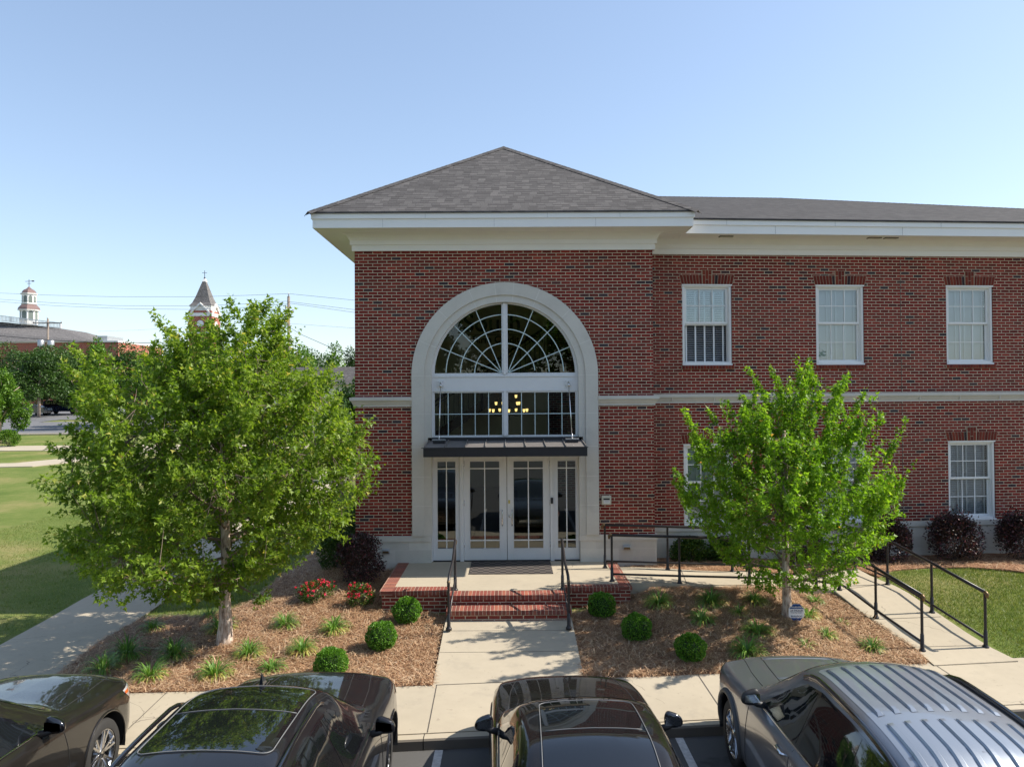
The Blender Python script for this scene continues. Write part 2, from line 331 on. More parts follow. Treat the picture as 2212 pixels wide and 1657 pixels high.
# ------------------------------------------------------------------ mesh helpers
class MB:
    def __init__(s): s.v = []; s.f = []; s.m = []; s.sm = []
    def add(s, vs, fs, mi=0, smooth=False):
        o = len(s.v); s.v.extend([tuple(p) for p in vs])
        for f in fs: s.f.append(tuple(i+o for i in f)); s.m.append(mi); s.sm.append(smooth)
        return s
    def box(s, x0, x1, y0, y1, z0, z1, mi=0):
        vs = [(x0, y0, z0), (x1, y0, z0), (x1, y1, z0), (x0, y1, z0), (x0, y0, z1), (x1, y0, z1), (x1, y1, z1), (x0, y1, z1)]
        return s.add(vs, [(0, 3, 2, 1), (4, 5, 6, 7), (0, 1, 5, 4), (1, 2, 6, 5), (2, 3, 7, 6), (3, 0, 4, 7)], mi)
    def bbox(s, x0, x1, y0, y1, z0, z1, b=0.01, mi=0):
        """box with chamfered edges"""
        bm = bmesh.new(); bmesh.ops.create_cube(bm, size=1)
        for v in bm.verts: v.co = Vector(((x0+x1)/2+v.co.x*(x1-x0), (y0+y1)/2+v.co.y*(y1-y0), (z0+z1)/2+v.co.z*(z1-z0)))
        bmesh.ops.bevel(bm, geom=bm.edges[:], offset=b, segments=2, affect='EDGES', profile=0.6)
        s.bm(bm, mi, True); bm.free(); return s
    def bm(s, bm, mi=0, smooth=False):
        bm.verts.index_update()
        return s.add([v.co[:] for v in bm.verts], [[v.index for v in f.verts] for f in bm.faces], mi, smooth)
    def tube(s, pts, rad, n=8, mi=0, cap=True, smooth=True):
        pts = [Vector(p) for p in pts]; k = len(pts)
        rads = rad if isinstance(rad, (list, tuple, np.ndarray)) else [rad]*k
        vs = []; ref = None
        for i, p in enumerate(pts):
            d = (pts[min(i+1, k-1)]-pts[max(i-1, 0)])
            if d.length < 1e-9: d = Vector((0, 0, 1))
            d.normalize()
            if ref is None: ref = Vector((0, 0, 1)) if abs(d.z) < 0.9 else Vector((1, 0, 0))
            a = d.cross(ref)
            if a.length < 1e-4: a = d.orthogonal()
            a.normalize(); b = d.cross(a).normalized(); ref = a.cross(d)
            for j in range(n):
                th = 2*math.pi*j/n; vs.append(p+(a*math.cos(th)+b*math.sin(th))*rads[i])
        fs = [(i*n+j, i*n+(j+1) % n, (i+1)*n+(j+1) % n, (i+1)*n+j) for i in range(k-1) for j in range(n)]
        if cap: fs += [tuple(range(n-1, -1, -1)), tuple(range((k-1)*n, k*n))]
        return s.add(vs, fs, mi, smooth)
    def lathe(s, prof, n=24, c=(0, 0, 0), axis='z', mi=0, smooth=True):
        vs = []; k = len(prof)
        for (r, h) in prof:
            for j in range(n):
                th = 2*math.pi*j/n; a, b = r*math.cos(th), r*math.sin(th)
                vs.append({'z': (c[0]+a, c[1]+b, c[2]+h), 'y': (c[0]+a, c[1]+h, c[2]+b), 'x': (c[0]+h, c[1]+a, c[2]+b)}[axis])
        fs = [(i*n+j, i*n+(j+1) % n, (i+1)*n+(j+1) % n, (i+1)*n+j) for i in range(k-1) for j in range(n)]
        return s.add(vs, fs, mi, smooth)
    def prism(s, poly, y0, y1, mi=0, holes=()):
        """polygon in (x,z), extruded y0..y1"""
        loops = [list(poly)]+[list(h) for h in holes]
        tri = geometry.tessellate_polygon([[Vector((a, b, 0)) for a, b in L] for L in loops])
        flat = [q for L in loops for q in L]; n = len(flat)
        vs = [(a, y0, b) for a, b in flat]+[(a, y1, b) for a, b in flat]
        fs = []
        for tr in tri:
            a, b, c = [Vector(flat[i]) for i in tr]
            cr = (b.x-a.x)*(c.y-a.y)-(b.y-a.y)*(c.x-a.x)
            q = tuple(tr) if cr > 0 else tuple(reversed(tr))
            fs.append(q); fs.append(tuple(i+n for i in reversed(q)))
        o = 0
        for li, L in enumerate(loops):
            m = len(L); ar = sum(L[i][0]*L[(i+1) % m][1]-L[(i+1) % m][0]*L[i][1] for i in range(m))
            ccw = (ar > 0) == (li == 0)
            for i in range(m):
                a, b = o+i, o+(i+1) % m
                fs.append((b, a, a+n, b+n) if ccw else (a, b, b+n, a+n))
            o += m
        return s.add(vs, fs, mi)
    def build(s, name, mats, parent=None, loc=None, rotz=0.0, rnd=None):
        if not isinstance(mats, (list, tuple)): mats = [mats]
        me = bpy.data.meshes.new(name); me.from_pydata(s.v, [], s.f)
        for m_ in mats: me.materials.append(M[m_] if isinstance(m_, str) else m_)
        me.polygons.foreach_set('material_index', s.m); me.polygons.foreach_set('use_smooth', s.sm)
        boxuv(me)
        if rnd is not None:
            at = me.attributes.new('rnd', 'FLOAT', 'FACE'); at.data.foreach_set('value', rnd)
        me.update()
        return link(name, me, parent, loc, rotz)

def boxuv(me):
    if not len(me.polygons): return
    uvl = me.uv_layers.new(name='UVMap')
    n = len(me.loops); lv = np.zeros(n, dtype=np.int32); me.loops.foreach_get('vertex_index', lv)
    co = np.zeros(len(me.vertices)*3); me.vertices.foreach_get('co', co); co = co.reshape(-1, 3)
    pn = np.zeros(len(me.polygons)*3); me.polygons.foreach_get('normal', pn); pn = pn.reshape(-1, 3)
    lt = np.zeros(len(me.polygons), dtype=np.int32); me.polygons.foreach_get('loop_total', lt)
    nn = np.repeat(pn, lt, axis=0); P = co[lv]
    flat = np.abs(nn[:, 2]) > 0.985
    t = np.stack([-nn[:, 1], nn[:, 0], np.zeros(n)], 1)
    L = np.linalg.norm(t, axis=1); L[L < 1e-9] = 1; t /= L[:, None]
    b = np.cross(nn, t)
    t[flat] = (1, 0, 0); b[flat] = (0, 1, 0)
    uv = np.stack([(P*t).sum(1), (P*b).sum(1)], 1)
    uvl.data.foreach_set('uv', uv.ravel())

def link(name, me, parent=None, loc=None, rotz=0.0):
    o = bpy.data.objects.new(name, me); COL.objects.link(o)
    if parent is not None: o.parent = parent
    if loc is not None: o.location = loc
    if rotz: o.rotation_euler = (0, 0, rotz)
    return o
def tag(o, label=None, cat=None, group=None, kind=None):
    for k, v in (('label', label), ('category', cat), ('group', group), ('kind', kind)):
        if v: o[k] = v
    return o
def thing(name, label, cat, loc=(0, 0, 0), rotz=0.0, group=None):
    o = link(name, None, None, loc, rotz); return tag(o, label, cat, group)
def copy_tree(o, parent=None):
    c = o.copy(); COL.objects.link(c)
    if parent is not None: c.parent = parent
    for ch in [q for q in bpy.data.objects if q.parent == o]: copy_tree(ch, c)
    return c
def fastmesh(name, V, F, mat, parent=None, rnd=None, loc=None, smooth=False):
    """V (n,3) float, F (m,k) int"""
    me = bpy.data.meshes.new(name); m, k = F.shape
    me.vertices.add(len(V)); me.vertices.foreach_set('co', np.ascontiguousarray(V, dtype=np.float32).ravel())
    me.loops.add(m*k); me.loops.foreach_set('vertex_index', np.ascontiguousarray(F, dtype=np.int32).ravel())
    me.polygons.add(m); me.polygons.foreach_set('loop_start', np.arange(0, m*k, k, dtype=np.int32))
    try: me.polygons.foreach_set('loop_total', np.full(m, k, dtype=np.int32))
    except Exception: pass
    if smooth: me.polygons.foreach_set('use_smooth', np.ones(m, dtype=bool))
    me.materials.append(M[mat]); me.update(calc_edges=True)
    if rnd is not None:
        at = me.attributes.new('rnd', 'FLOAT', 'POINT'); at.data.foreach_set('value', np.ascontiguousarray(rnd, dtype=np.float32))
    return link(name, me, parent, loc)

def norm(a): return a/np.maximum(np.linalg.norm(a, axis=-1, keepdims=True), 1e-9)
SHAPE_MAPLE = (np.array([(0, 0, 0), (.22, .50, .10), (.48, .17, .04), (1.0, 0, -.10), (.48, -.17, .04), (.22, -.50, .10)]), np.array([(0, 2, 1), (0, 3, 2), (0, 4, 3), (0, 5, 4)]))
SHAPE_OVAL = (np.array([(0, 0, 0), (.45, .32, .08), (1.0, 0, -.05), (.45, -.32, .08)]), np.array([(0, 2, 1), (0, 3, 2)]))
def leaves(name, P, D, S, mat, parent, shape=SHAPE_OVAL, rnd=None, rng=RNG, loc=None, upb=0.6):
    """leaf faces at points P growing along D with size S"""
    N = len(P); D = norm(D)
    U = norm(rng.normal(size=(N, 3))+np.array([0, 0, upb*2.0]))
    B = norm(np.cross(U, D)); Nn = np.cross(D, B)
    T, Fs = shape
    V = P[:, None, :]+S[:, None, None]*(T[None, :, 0:1]*D[:, None, :]+T[None, :, 1:2]*B[:, None, :]+T[None, :, 2:3]*Nn[:, None, :])
    k = len(T); F = (Fs[None]+(np.arange(N)*k)[:, None, None]).reshape(-1, 3)
    if rnd is None: rnd = rng.random(N)
    return fastmesh(name, V.reshape(-1, 3), F, mat, parent, np.repeat(rnd, k), loc)

def sm(t): t = min(1.0, max(0.0, t)); return t*t*(3-2*t)
def curb_y(x): return -6.66+0.088*x
WALKB = [(-40, -8.4), (-14, -6.1), (-5, -5.35), (-1, -5.17), (2, -4.92), (6.4, -4.5), (6.9, -4.32), (14, -3.75), (40, -1.6)]
def walkback(x): return float(np.interp(x, [p[0] for p in WALKB], [p[1] for p in WALKB]))
def G(x, y):
    A = max(-.600, -.18+.094*min(y, 0)); B = -.60
    kr = sm((x-2.1)/.8)*(1-sm((x-4.9)/1.0))
    if kr > 0: A = A*(1-kr)+kr*min(-.11, max(-.60, -.14+.155*(y+1.9)))
    k = sm((-x-3.2)/4.0); h = A*(1-k)+B*k
    if y > 9: h = h+(1.3-h)*min(1, (y-9)/80.)
    if y < walkback(x)-0.25: h = min(h, -0.95)
    return h

# ================================================================== GROUND
def axis(lo, hi, n0, n1, step):
    a = list(np.arange(n0, n1+1e-6, step))
    x = n0; s = step
    while x > lo: s *= 1.35; x -= s; a.insert(0, x)
    x = n1; s = step
    while x < hi: s *= 1.35; x += s; a.append(x)
    return a
xs = axis(-900, 900, -15, 14, 0.25); ys = axis(-500, 1500, -9, 12, 0.25)
V = []
for y in ys:
    for x in xs:
        z = G(x, y)-0.012
        if -12 < y < 12 and y > walkback(x): z += 0.02*math.sin(x*1.7+y*.6)*math.sin(y*1.3-x*.4)
        V.append((x, y, z))
nx = len(xs)
F = [(j*nx+i, j*nx+i+1, (j+1)*nx+i+1, (j+1)*nx+i) for j in range(len(ys)-1) for i in range(nx-1)]
g = fastmesh('ground', np.array(V), np.array(F), 'grass', smooth=True); tag(g, kind='structure')

def sheet(name, poly, hf, mat, cell=0.3, skirt=0.0, kind='structure', noise=0.0):
    bm = bmesh.new(); vs = [bm.verts.new((p[0], p[1], 0)) for p in poly]
    f = bm.faces.new(vs); bmesh.ops.triangulate(bm, faces=[f])
    x0 = min(p[0] for p in poly); x1 = max(p[0] for p in poly); y0 = min(p[1] for p in poly); y1 = max(p[1] for p in poly)
    for ax, a, b in ((0, x0, x1), (1, y0, y1)):
        q = a+cell
        while q < b:
            co = Vector((q, 0, 0)) if ax == 0 else Vector((0, q, 0)); no = Vector((1, 0, 0)) if ax == 0 else Vector((0, 1, 0))
            bmesh.ops.bisect_plane(bm, geom=bm.verts[:]+bm.edges[:]+bm.faces[:], plane_co=co, plane_no=no, dist=1e-5); q += cell
    for v in bm.verts:
        e = 0
        if noise and not v.is_boundary: e = noise*(math.sin(v.co.x*5.1+v.co.y*2.3)*math.sin(v.co.y*4.3-v.co.x*1.9)+.5*math.sin(v.co.x*11+1)*math.sin(v.co.y*9))
        v.co.z = hf(v.co.x, v.co.y)+e
    bmesh.ops.recalc_face_normals(bm, faces=bm.faces[:])
    if sum(f.normal.z for f in bm.faces) < 0: bmesh.ops.reverse_faces(bm, faces=bm.faces[:])
    if skirt:
        be = [e for e in bm.edges if e.is_boundary]
        r = bmesh.ops.extrude_edge_only(bm, edges=be)
        for v in r['geom']:
            if isinstance(v, bmesh.types.BMVert): v.co.z -= skirt
    mb = MB(); mb.bm(bm, 0, False); bm.free()
    for i in range(len(mb.sm)): mb.sm[i] = skirt == 0
    o = mb.build(name, mat)
    if kind: tag(o, kind=kind)
    return o
XR = 40
# parking lot, kerb, sidewalk
sheet('parking_lot', [(-60, -60), (60, -60), (60, curb_y(60)), (-60, curb_y(-60))], lambda x, y: -0.77+0.004*math.sin(x), 'asphalt', 6)
def sw_h(x, y):
    a, b = curb_y(x), walkback(x); return -.628+.04*min(1, max(0, (y-a)/(b-a)))
cx = [-XR, -20, -14, -9, -5, -1, 2, 6.5, 10, 14, 20, XR]
sheet('sidewalk', [(x, curb_y(x)+0.15) for x in cx]+[(x, walkback(x)) for x in reversed(cx)], sw_h, 'concrete', 2.0, 0.14)
kb = MB()
for a, b in zip(np.arange(-XR, XR, 3.0), np.arange(-XR+3, XR+1, 3.0)):
    ya, yb = curb_y(a), curb_y(b-.012); za = -.636; b2 = b-.012
    kb.add([(a, ya, -.9), (b2, yb, -.9), (b2, yb, za-.02), (a, ya, za-.02), (a, ya+.02, za), (b2, yb+.02, za), (b2, yb+.148, za), (a, ya+.148, za), (a, ya+.148, -.9), (b2, yb+.148, -.9)],
           [(0, 1, 2, 3), (3, 2, 5, 4), (7, 6, 9, 8), (0, 3, 4, 7, 8), (1, 9, 6, 5, 2)]); kb.add([(a, ya+.02, za), (b2, yb+.02, za), (b2, yb+.148, za), (a, ya+.148, za)], [(0, 1, 2, 3)], 1)
tag(kb.build('kerb', ['curb', 'concrete']), kind='structure')
# painted stall lines
ln = MB()
for xx in (-6.86, -3.84, -.81, 2.21, 5.25, 8.3):
    y1 = curb_y(xx)-.02
    ln.add([(xx-.05, y1-5.2, -.762), (xx+.05, y1-5.2, -.762), (xx+.05, y1, -.762), (xx-.05, y1, -.762)], [(0, 1, 2, 3)])
tag(ln.build('stall_lines', 'paintline'), kind='structure')
# joints in the sidewalk and walks (grooves filled with dirt)
jt = MB()
def strip(p, q, hf, w=.012, n=8, off=.0042):
    p = Vector((p[0], p[1], 0)); q = Vector((q[0], q[1], 0)); d = (q-p).normalized(); s_ = Vector((-d.y, d.x, 0))*w/2
    vs = []
    for i in range(n+1):
        c = p.lerp(q, i/n)
        for e in (s_, -s_): vs.append((c.x+e.x, c.y+e.y, hf(c.x, c.y)+off))
    jt.add(vs, [(2*i, 2*i+2, 2*i+3, 2*i+1) for i in range(n)])
for xx in (-12.4, -8.6, -4.78, -.97, 2.89, 6.62, 10.4): strip((xx, curb_y(xx)+.16), (xx-.02, walkback(xx)), sw_h)
strip((-1.0, -5.175), (1.14, -4.99), sw_h, .014)
def ew_h(x, y): return -.34-.25*min(1, max(0, (-2.9-y)/2.25))
sheet('entrance_walk', [(-1.05, -2.8), (-1.05, -5.168), (1.16, -4.985), (1.16, -2.8)], ew_h, 'concrete', .5, .12)
strip((-1.04, -3.36), (1.15, -3.38), ew_h, .008); strip((-1.04, -4.15), (1.15, -4.14), ew_h, .008)
def rp_h(x, y):
    h = -.22*min(1, max(0, (x-2.9)/3.4))
    if x > 6.2: h -= .362*min(1, max(0, (-1.66-y)/2.5))
    return max(h, G(x, y)+.025)
def rp_h2(x, y): return max(-.03-.22*min(1, max(0, (x-2.9)/3.4))-.34*min(1, max(0, (-1.66-y)/2.5)), G(x, y)+.025)
sheet('ramp_path', [(2.35, -.58), (2.35, -1.84), (4.1, -1.87), (5.9, -1.70), (6.3, -1.68), (6.45, -3.0), (6.60, -4.0), (6.56, -4.6), (7.95, -4.45), (7.84, -4.0), (7.74, -2.6), (7.66, -1.3), (7.5, -.16), (6.23, -.46), (4.64, -.62)],
      rp_h, 'concrete', .4, .35)
strip((3.45, -1.84), (3.62, -.62), rp_h); strip((5.05, -1.76), (5.25, -.57), rp_h); strip((6.32, -1.66), (7.62, -1.2), rp_h)
strip((6.42, -2.9), (7.72, -2.82), rp_h); strip((6.55, -3.95), (7.8, -3.9), rp_h, .01); 
tag(jt.build('paving_joints', 'jointd'), kind='structure')
# apron slab at the right end
# left walkway and the paths across the lawn
def off(h): return lambda x, y: G(x, y)+h
sheet('lawn_walkway', [(-8.3, -6.0), (-8.52, -4.0), (-8.64, -2), (-8.78, -.5), (-8.83, 1.5), (-9.0, 8), (-9.2, 26), (-9.6, 36), (-7.8, 36), (-7.4, 26), (-7.2, 8), (-7.08, 1.0), (-6.9, -2), (-6.95, -3.2), (-6.74, -4.7), (-6.4, -5.45)], off(.022), 'concrete', .5, .06)
sheet('lawn_path_far', [(-90, 33.5), (-90, 37), (-7.5, 37), (-7.5, 33.5)], off(.03), 'concrete', 3, .05)
sheet('lawn_path_diagonal', [(-60, 20), (-60, 21.7), (-28, 26.2), (-23.5, 33.6), (-21, 33.6), (-26, 24.6)], off(.03), 'concrete', 3, .05)
sheet('street', [(-400, 48), (-400, 66), (120, 66), (120, 48)], off(.02), 'road', 8)
sheet('street_kerb', [(-400, 47.4), (-400, 48), (120, 48), (120, 47.4)], off(.10), 'concrete', 8, .1)
sheet('far_parking_lot', [(-140, 70), (-140, 112), (-10, 112), (-10, 70)], off(.03), 'road', 8)
sheet('far_driveway', [(-75, 65.8), (-75, 70.2), (-52, 70.2), (-52, 65.8)], off(.026), 'road', 3)
# straw beds
LB = [(-6.55, -5.42), (-6.78, -4.6), (-6.95, -3.2), (-6.86, -1.95), (-6.3, -1.86), (-5.7, -2.1), (-5.3, -1.85), (-4.95, -1.45), (-4.85, 1.2), (-4.75, 3), (-4.7, 13), (-3.1, 13), (-3.1, .05), (-2.2, .05), (-2.2, -2.2), (-1.0, -2.5), (-1.045, -5.19), (-3.0, -5.26), (-5, -5.36)]
RB = [(1.15, -4.97), (1.10, -2.5), (2.25, -2.0), (2.34, -1.86), (4.1, -1.88), (5.9, -1.71), (6.31, -1.70), (6.46, -3.0), (6.58, -4.0), (6.50, -4.50), (4.5, -4.69), (2, -4.93)]
WB = [(2.33, .3), (2.33, -.57), (4.64, -.61), (6.23, -.45), (7.45, -.14), (7.72, -.62), (8.17, -.27), (9.03, -.08), (9.94, -.10), (10.6, -.25), (11.2, -.62), (12.5, -.95), (30, -.2), (30, 3.2), (3.3, .9)]
def rag(poly, amp, seed):
    r = random.Random(seed); out = []
    for i, p in enumerate(poly):
        q = poly[(i+1) % len(poly)]; L = math.hypot(q[0]-p[0], q[1]-p[1]); n = max(1, int(L/.18))
        for k in range(n):
            t_ = k/n; out.append((p[0]+(q[0]-p[0])*t_+(r.uniform(-amp, amp) if k else 0), p[1]+(q[1]-p[1])*t_+(r.uniform(-amp, amp) if k else 0)))
    return out
sb = [sheet('straw_bed', rag(P_, .018, i), lambda x, y: G(x, y)+.022, 'straw', .22, 0.03, None, .010) for i, P_ in enumerate((LB, RB, WB))]
for o, nme in zip(sb, ('left_straw_bed', 'right_straw_bed', 'wing_straw_bed')): o.name = nme; tag(o, kind='structure')

def inpoly(px, py, poly):
    ins = np.zeros(len(px), bool); n = len(poly); j = n-1
    for i in range(n):
        xi, yi = poly[i]; xj, yj = poly[j]
        c = ((yi > py) != (yj > py)) & (px < (xj-xi)*(py-yi)/(yj-yi+1e-12)+xi)
        ins ^= c; j = i
    return ins
def scatter(poly, n, rng):
    a = np.array(poly); x0, y0 = a.min(0); x1, y1 = a.max(0)
    k = int(n*3); px = rng.uniform(x0, x1, k); py = rng.uniform(y0, y1, k); q = inpoly(px, py, poly)
    return px[q][:n], py[q][:n]
GV = np.vectorize(G)
def blades(name, px, py, h, w, lean, mat, zoff=0.0, rng=RNG, rnd=None):
    n = len(px); z = GV(px, py)+zoff; th = rng.uniform(0, 2*np.pi, n); ph = rng.uniform(0, 2*np.pi, n)
    H = h*rng.uniform(.5, 1.2, n); b = np.stack([px, py, z], 1)
    s_ = np.stack([np.cos(th), np.sin(th), 0*th], 1)*(w/2); l = np.stack([np.cos(ph), np.sin(ph), 0*ph], 1)*(lean*H*rng.random(n))[:, None]
    V = np.stack([b-s_, b+s_, b+l+np.stack([0*H, 0*H, H], 1)], 1).reshape(-1, 3)
    r = np.repeat(rng.random(n) if rnd is None else rnd, 3)
    return fastmesh(name, V, np.arange(3*n).reshape(-1, 3), mat, None, r)
# turf blades: lawn patch right of the ramp, and left lawn
RG = [(7.95, -4.3), (7.85, -2), (7.8, -.6), (8.3, -.22), (10, -.1), (11.2, -.65), (12.5, -1), (14, -.9), (14, -3.8)]
LG1 = [(-8.9, -6.0), (-8.7, -3), (-9, 3), (-9.2, 16), (-16, 16), (-16, -6)]
LG2 = [(-6.95, -2.0), (-7.15, 2), (-7.3, 16), (-4.9, 16), (-4.8, 3), (-4.9, -.5), (-5.1, -1.5), (-5.7, -2)]
gx, gy = [], []
for P_, n in ((RG, 52000), (LG1, 60000), (LG2, 42000)):
    a, b = scatter(P_, n, RNG); gx.append(a); gy.append(b)
o = blades('grass', np.concatenate(gx), np.concatenate(gy), .045, .011, 1.1, 'turf', -.005); tag(o, kind='stuff')
# loose pine needles
def needles(name, polys, ns):
    V = []; R_ = []; Fs = []; c = 0
    for P_, n in zip(polys, ns):
        px, py = scatter(P_, n, RNG); n = len(px); z = GV(px, py)+.026+RNG.random(n)**2*.05
        th = RNG.uniform(0, np.pi, n); L = RNG.uniform(.05, .12, n); ti = RNG.normal(0, .22, n)
        d = np.stack([np.cos(th), np.sin(th), ti], 1)*L[:, None]; s_ = np.stack([-np.sin(th), np.cos(th), 0*th], 1)*.0028
        m_ = np.stack([0*th, 0*th, np.full(n, .02)], 1)
        b = np.stack([px, py, z], 1)
        V.append(np.stack([b-d-s_, b-d+s_, b+m_+s_, b+m_-s_, b+d+s_, b+d-s_], 1).reshape(-1, 3)); R_.append(np.repeat(RNG.random(n), 6))
        idx = (np.arange(n)*6+c)[:, None]
        Fs.append(np.concatenate([idx+np.array([[0, 1, 2, 3]]), idx+np.array([[3, 2, 4, 5]])], 0)); c += 6*n
    return fastmesh(name, np.concatenate(V), np.concatenate(Fs), 'needle', None, np.concatenate(R_))
LBn = [p for p in LB if True]; o = needles('pine_straw', (LB, RB, [(p[0], min(p[1], 2)) for p in WB[:14]]), (60000, 52000, 16000)); tag(o, kind='stuff')
pl, q2 = scatter(LB, 1100, RNG); pr, q3 = scatter(RB, 1000, RNG)
px = np.concatenate([pl, pr]); py = np.concatenate([q2, q3]); keep = RNG.random(len(px)) < np.clip((-py-1.0)/4, .12, 1); px, py = px[keep], py[keep]
o = leaves('leaf_litter', np.stack([px, py, GV(px, py)+.06], 1), np.stack([RNG.normal(size=len(px)), RNG.normal(size=len(px)), RNG.normal(size=len(px))*.2], 1), RNG.uniform(.014, .036, len(px)), 'litter', None, upb=2)
tag(o, kind='stuff')

# ================================================================== MAIN BUILDING
BLD = thing('brick_office_building', 'two-storey red brick office building with tall arched entrance and hip roofs', 'building')
WO = Vector((3.19, 0.66, 0)); WA = R(4.0)
def wloc(u, y=0, z=0):
    return Vector((WO.x+u*math.cos(WA)-y*math.sin(WA), WO.y+u*math.sin(WA)+y*math.cos(WA), z))
def arc(r, cz, a0, a1, n):
    return [(r*math.cos(a0+(a1-a0)*i/n), cz+r*math.sin(a0+(a1-a0)*i/n)) for i in range(n+1)]
def sweep(mb, prof, path, mi=0, close=False, caps=True):
    """prof (out,z); path plan points walked with the outside on the right hand"""
    k = len(path); cols = []
    for i, p in enumerate(path):
        p = Vector(p); ns = []
        if i > 0: d = (p-Vector(path[i-1])).normalized(); ns.append(Vector((d.y, -d.x)))
        if i < k-1: d = (Vector(path[i+1])-p).normalized(); ns.append(Vector((d.y, -d.x)))
        if len(ns) == 2:
            m = (ns[0]+ns[1]).normalized(); m = m/max(.2, m.dot(ns[0]))
        else: m = ns[0]
        cols.append([(p.x+m.x*o, p.y+m.y*o, z) for o, z in prof])
    n = len(prof); vs = [q for c in cols for q in c]
    fs = [(i*n+j, (i+1)*n+j, (i+1)*n+j+1, i*n+j+1) for i in range(k-1) for j in range(n-1)]
    if caps: fs += [tuple(range(n)), tuple(range(k*n-1, (k-1)*n-1, -1))]
    return mb.add(vs, fs, mi)

# --- pavilion walls
A = arc(1.78, 4.0, 0, math.pi, 48)
poly = [(-3.23, .5), (-1.78, .5)]+[p for p in reversed(A)]+[(1.78, .5), (3.21, .5), (3.21, 7.06), (-3.23, 7.06)]
mb = MB(); mb.prism(poly, 0, .24)
mb.box(-3.23, -2.99, .24, 6.43, .5, 7.06); mb.box(2.97, 3.21, .24, 1.2, .5, 7.06); mb.box(-2.99, 3.3, 6.19, 6.43, .5, 7.06)
mb.build('pavilion_wall', 'brick', BLD)
# --- stone base of the pavilion
for a, b in ((-3.262, -1.60), (1.60, 3.242)):
    mb = MB()
    mb.box(a, b, -.032, .24, -.9, .452, 0)
    mb.box(a-.02, b+(.02 if b > 2 else 0), -.055, .24, .452, .572, 1)
    if a < 0: mb.box(-3.262, -3.0, .241, 6.45, -.9, .452, 0); mb.box(-3.282, -3.0, .241, 6.47, .453, .573, 1)
    else: mb.box(3.0, 3.242, .241, .9, -.9, .452, 0)
    mb.build('pavilion_stone_base', ['stoneblk', 'stone'], BLD)
# --- arch surround
mb = MB()
def ringpoly(ro, ri, zb): return [(-ro, zb)]+list(reversed(arc(ro, 4.0, 0, math.pi, 64)))+[(ro, zb), (ri, zb)]+arc(ri, 4.0, 0, math.pi, 64)+[(-ri, zb)]
mb.prism(ringpoly(2.0, 1.585, .574), -.05, .26, 0)
mb.prism(ringpoly(2.003, 1.735, .576), -.085, -.048, 0)
for s_ in (-1, 1):
    for z in (1.21, 1.83, 2.47, 3.18, 4.0):
        mb.box(min(s_*1.99, s_*1.74), max(s_*1.99, s_*1.74), -.0865, -.07, z, z+.009, 1)
        mb.box(min(s_*1.73, s_*1.59), max(s_*1.73, s_*1.59), -.0515, -.04, z, z+.009, 1)
for k in range(1, 8):
    a = math.pi*k/8+.0
    if k == 4: continue
    for r0, r1, yy in ((1.745, 1.99, -.0866), (1.595, 1.73, -.0516)):
        d = Vector((math.cos(a), math.sin(a))); q = Vector((-d.y, d.x))*.005
        vs = [(d.x*r0+q.x*e, yy, 4.0+d.y*r0+q.y*e) for e in (-1, 1)]+[(d.x*r1+q.x*e, yy, 4.0+d.y*r1+q.y*e) for e in (1, -1)]
        mb.add(vs, [(0, 1, 2, 3)], 1)
for a in (math.pi/2-.105, math.pi/2+.105):
    for r0, r1, yy in ((1.745, 1.99, -.0866), (1.595, 1.73, -.0516)):
        d = Vector((math.cos(a), math.sin(a))); q = Vector((-d.y, d.x))*.005
        vs = [(d.x*r0+q.x*e, yy, 4.0+d.y*r0+q.y*e) for e in (-1, 1)]+[(d.x*r1+q.x*e, yy, 4.0+d.y*r1+q.y*e) for e in (1, -1)]
        mb.add(vs, [(0, 1, 2, 3)], 1)
mb.build('arch_surround', ['stone', 'joint'], BLD)
# --- string course, cornice, eaves
SP = [(0, 3.345), (.03, 3.345), (.03, 3.385), (.045, 3.40), (.06, 3.435), (.085, 3.475), (.085, 3.48), (.105, 3.48), (.105, 3.545), (0, 3.555)]
for pth in ([(-3.23, 6.4), (-3.23, 0), (-2.004, 0)], [(2.004, 0), (3.21, 0), (3.21, .75)]):
    mb = MB(); sweep(mb, SP, pth); mb.build('pavilion_string_course', 'stone', BLD)
CP = [(0, 6.70), (.05, 6.70), (.05, 6.822), (.055, 6.826), (.085, 6.826), (.085, 6.925), (.10, 6.93), (.112, 6.965), (.14, 7.01), (.18, 7.042), (.215, 7.05), (.215, 7.075), (0, 7.075)]
PP = [(-3.23, 6.43), (-3.23, 0), (3.21, 0), (3.21, .78)]
mb = MB(); sweep(mb, CP, PP); mb.build('pavilion_cornice', 'trim', BLD)
EP = [(-.1, 7.058), (.695, 7.058), (.70, 7.05), (.715, 7.05), (.715, 7.235), (.742, 7.235), (.742, 7.345), (-.1, 7.345)]
mb = MB(); sweep(mb, EP, [(-3.23, 7.1), (-3.23, 0), (3.21, 0), (3.21, .62)])
for xx, zz0, zz1, o in ((-1.62, 7.24, 7.34, .743), (.9, 7.24, 7.34, .743), (2.4, 7.24, 7.34, .743), (-2.5, 7.06, 7.23, .716), (-.2, 7.06, 7.23, .716), (1.9, 7.06, 7.23, .716)):
    mb.box(xx, xx+.003, -o-.001, -o+.01, zz0, zz1, 1)
mb.build('pavilion_eave', ['trim', 'seal'], BLD)
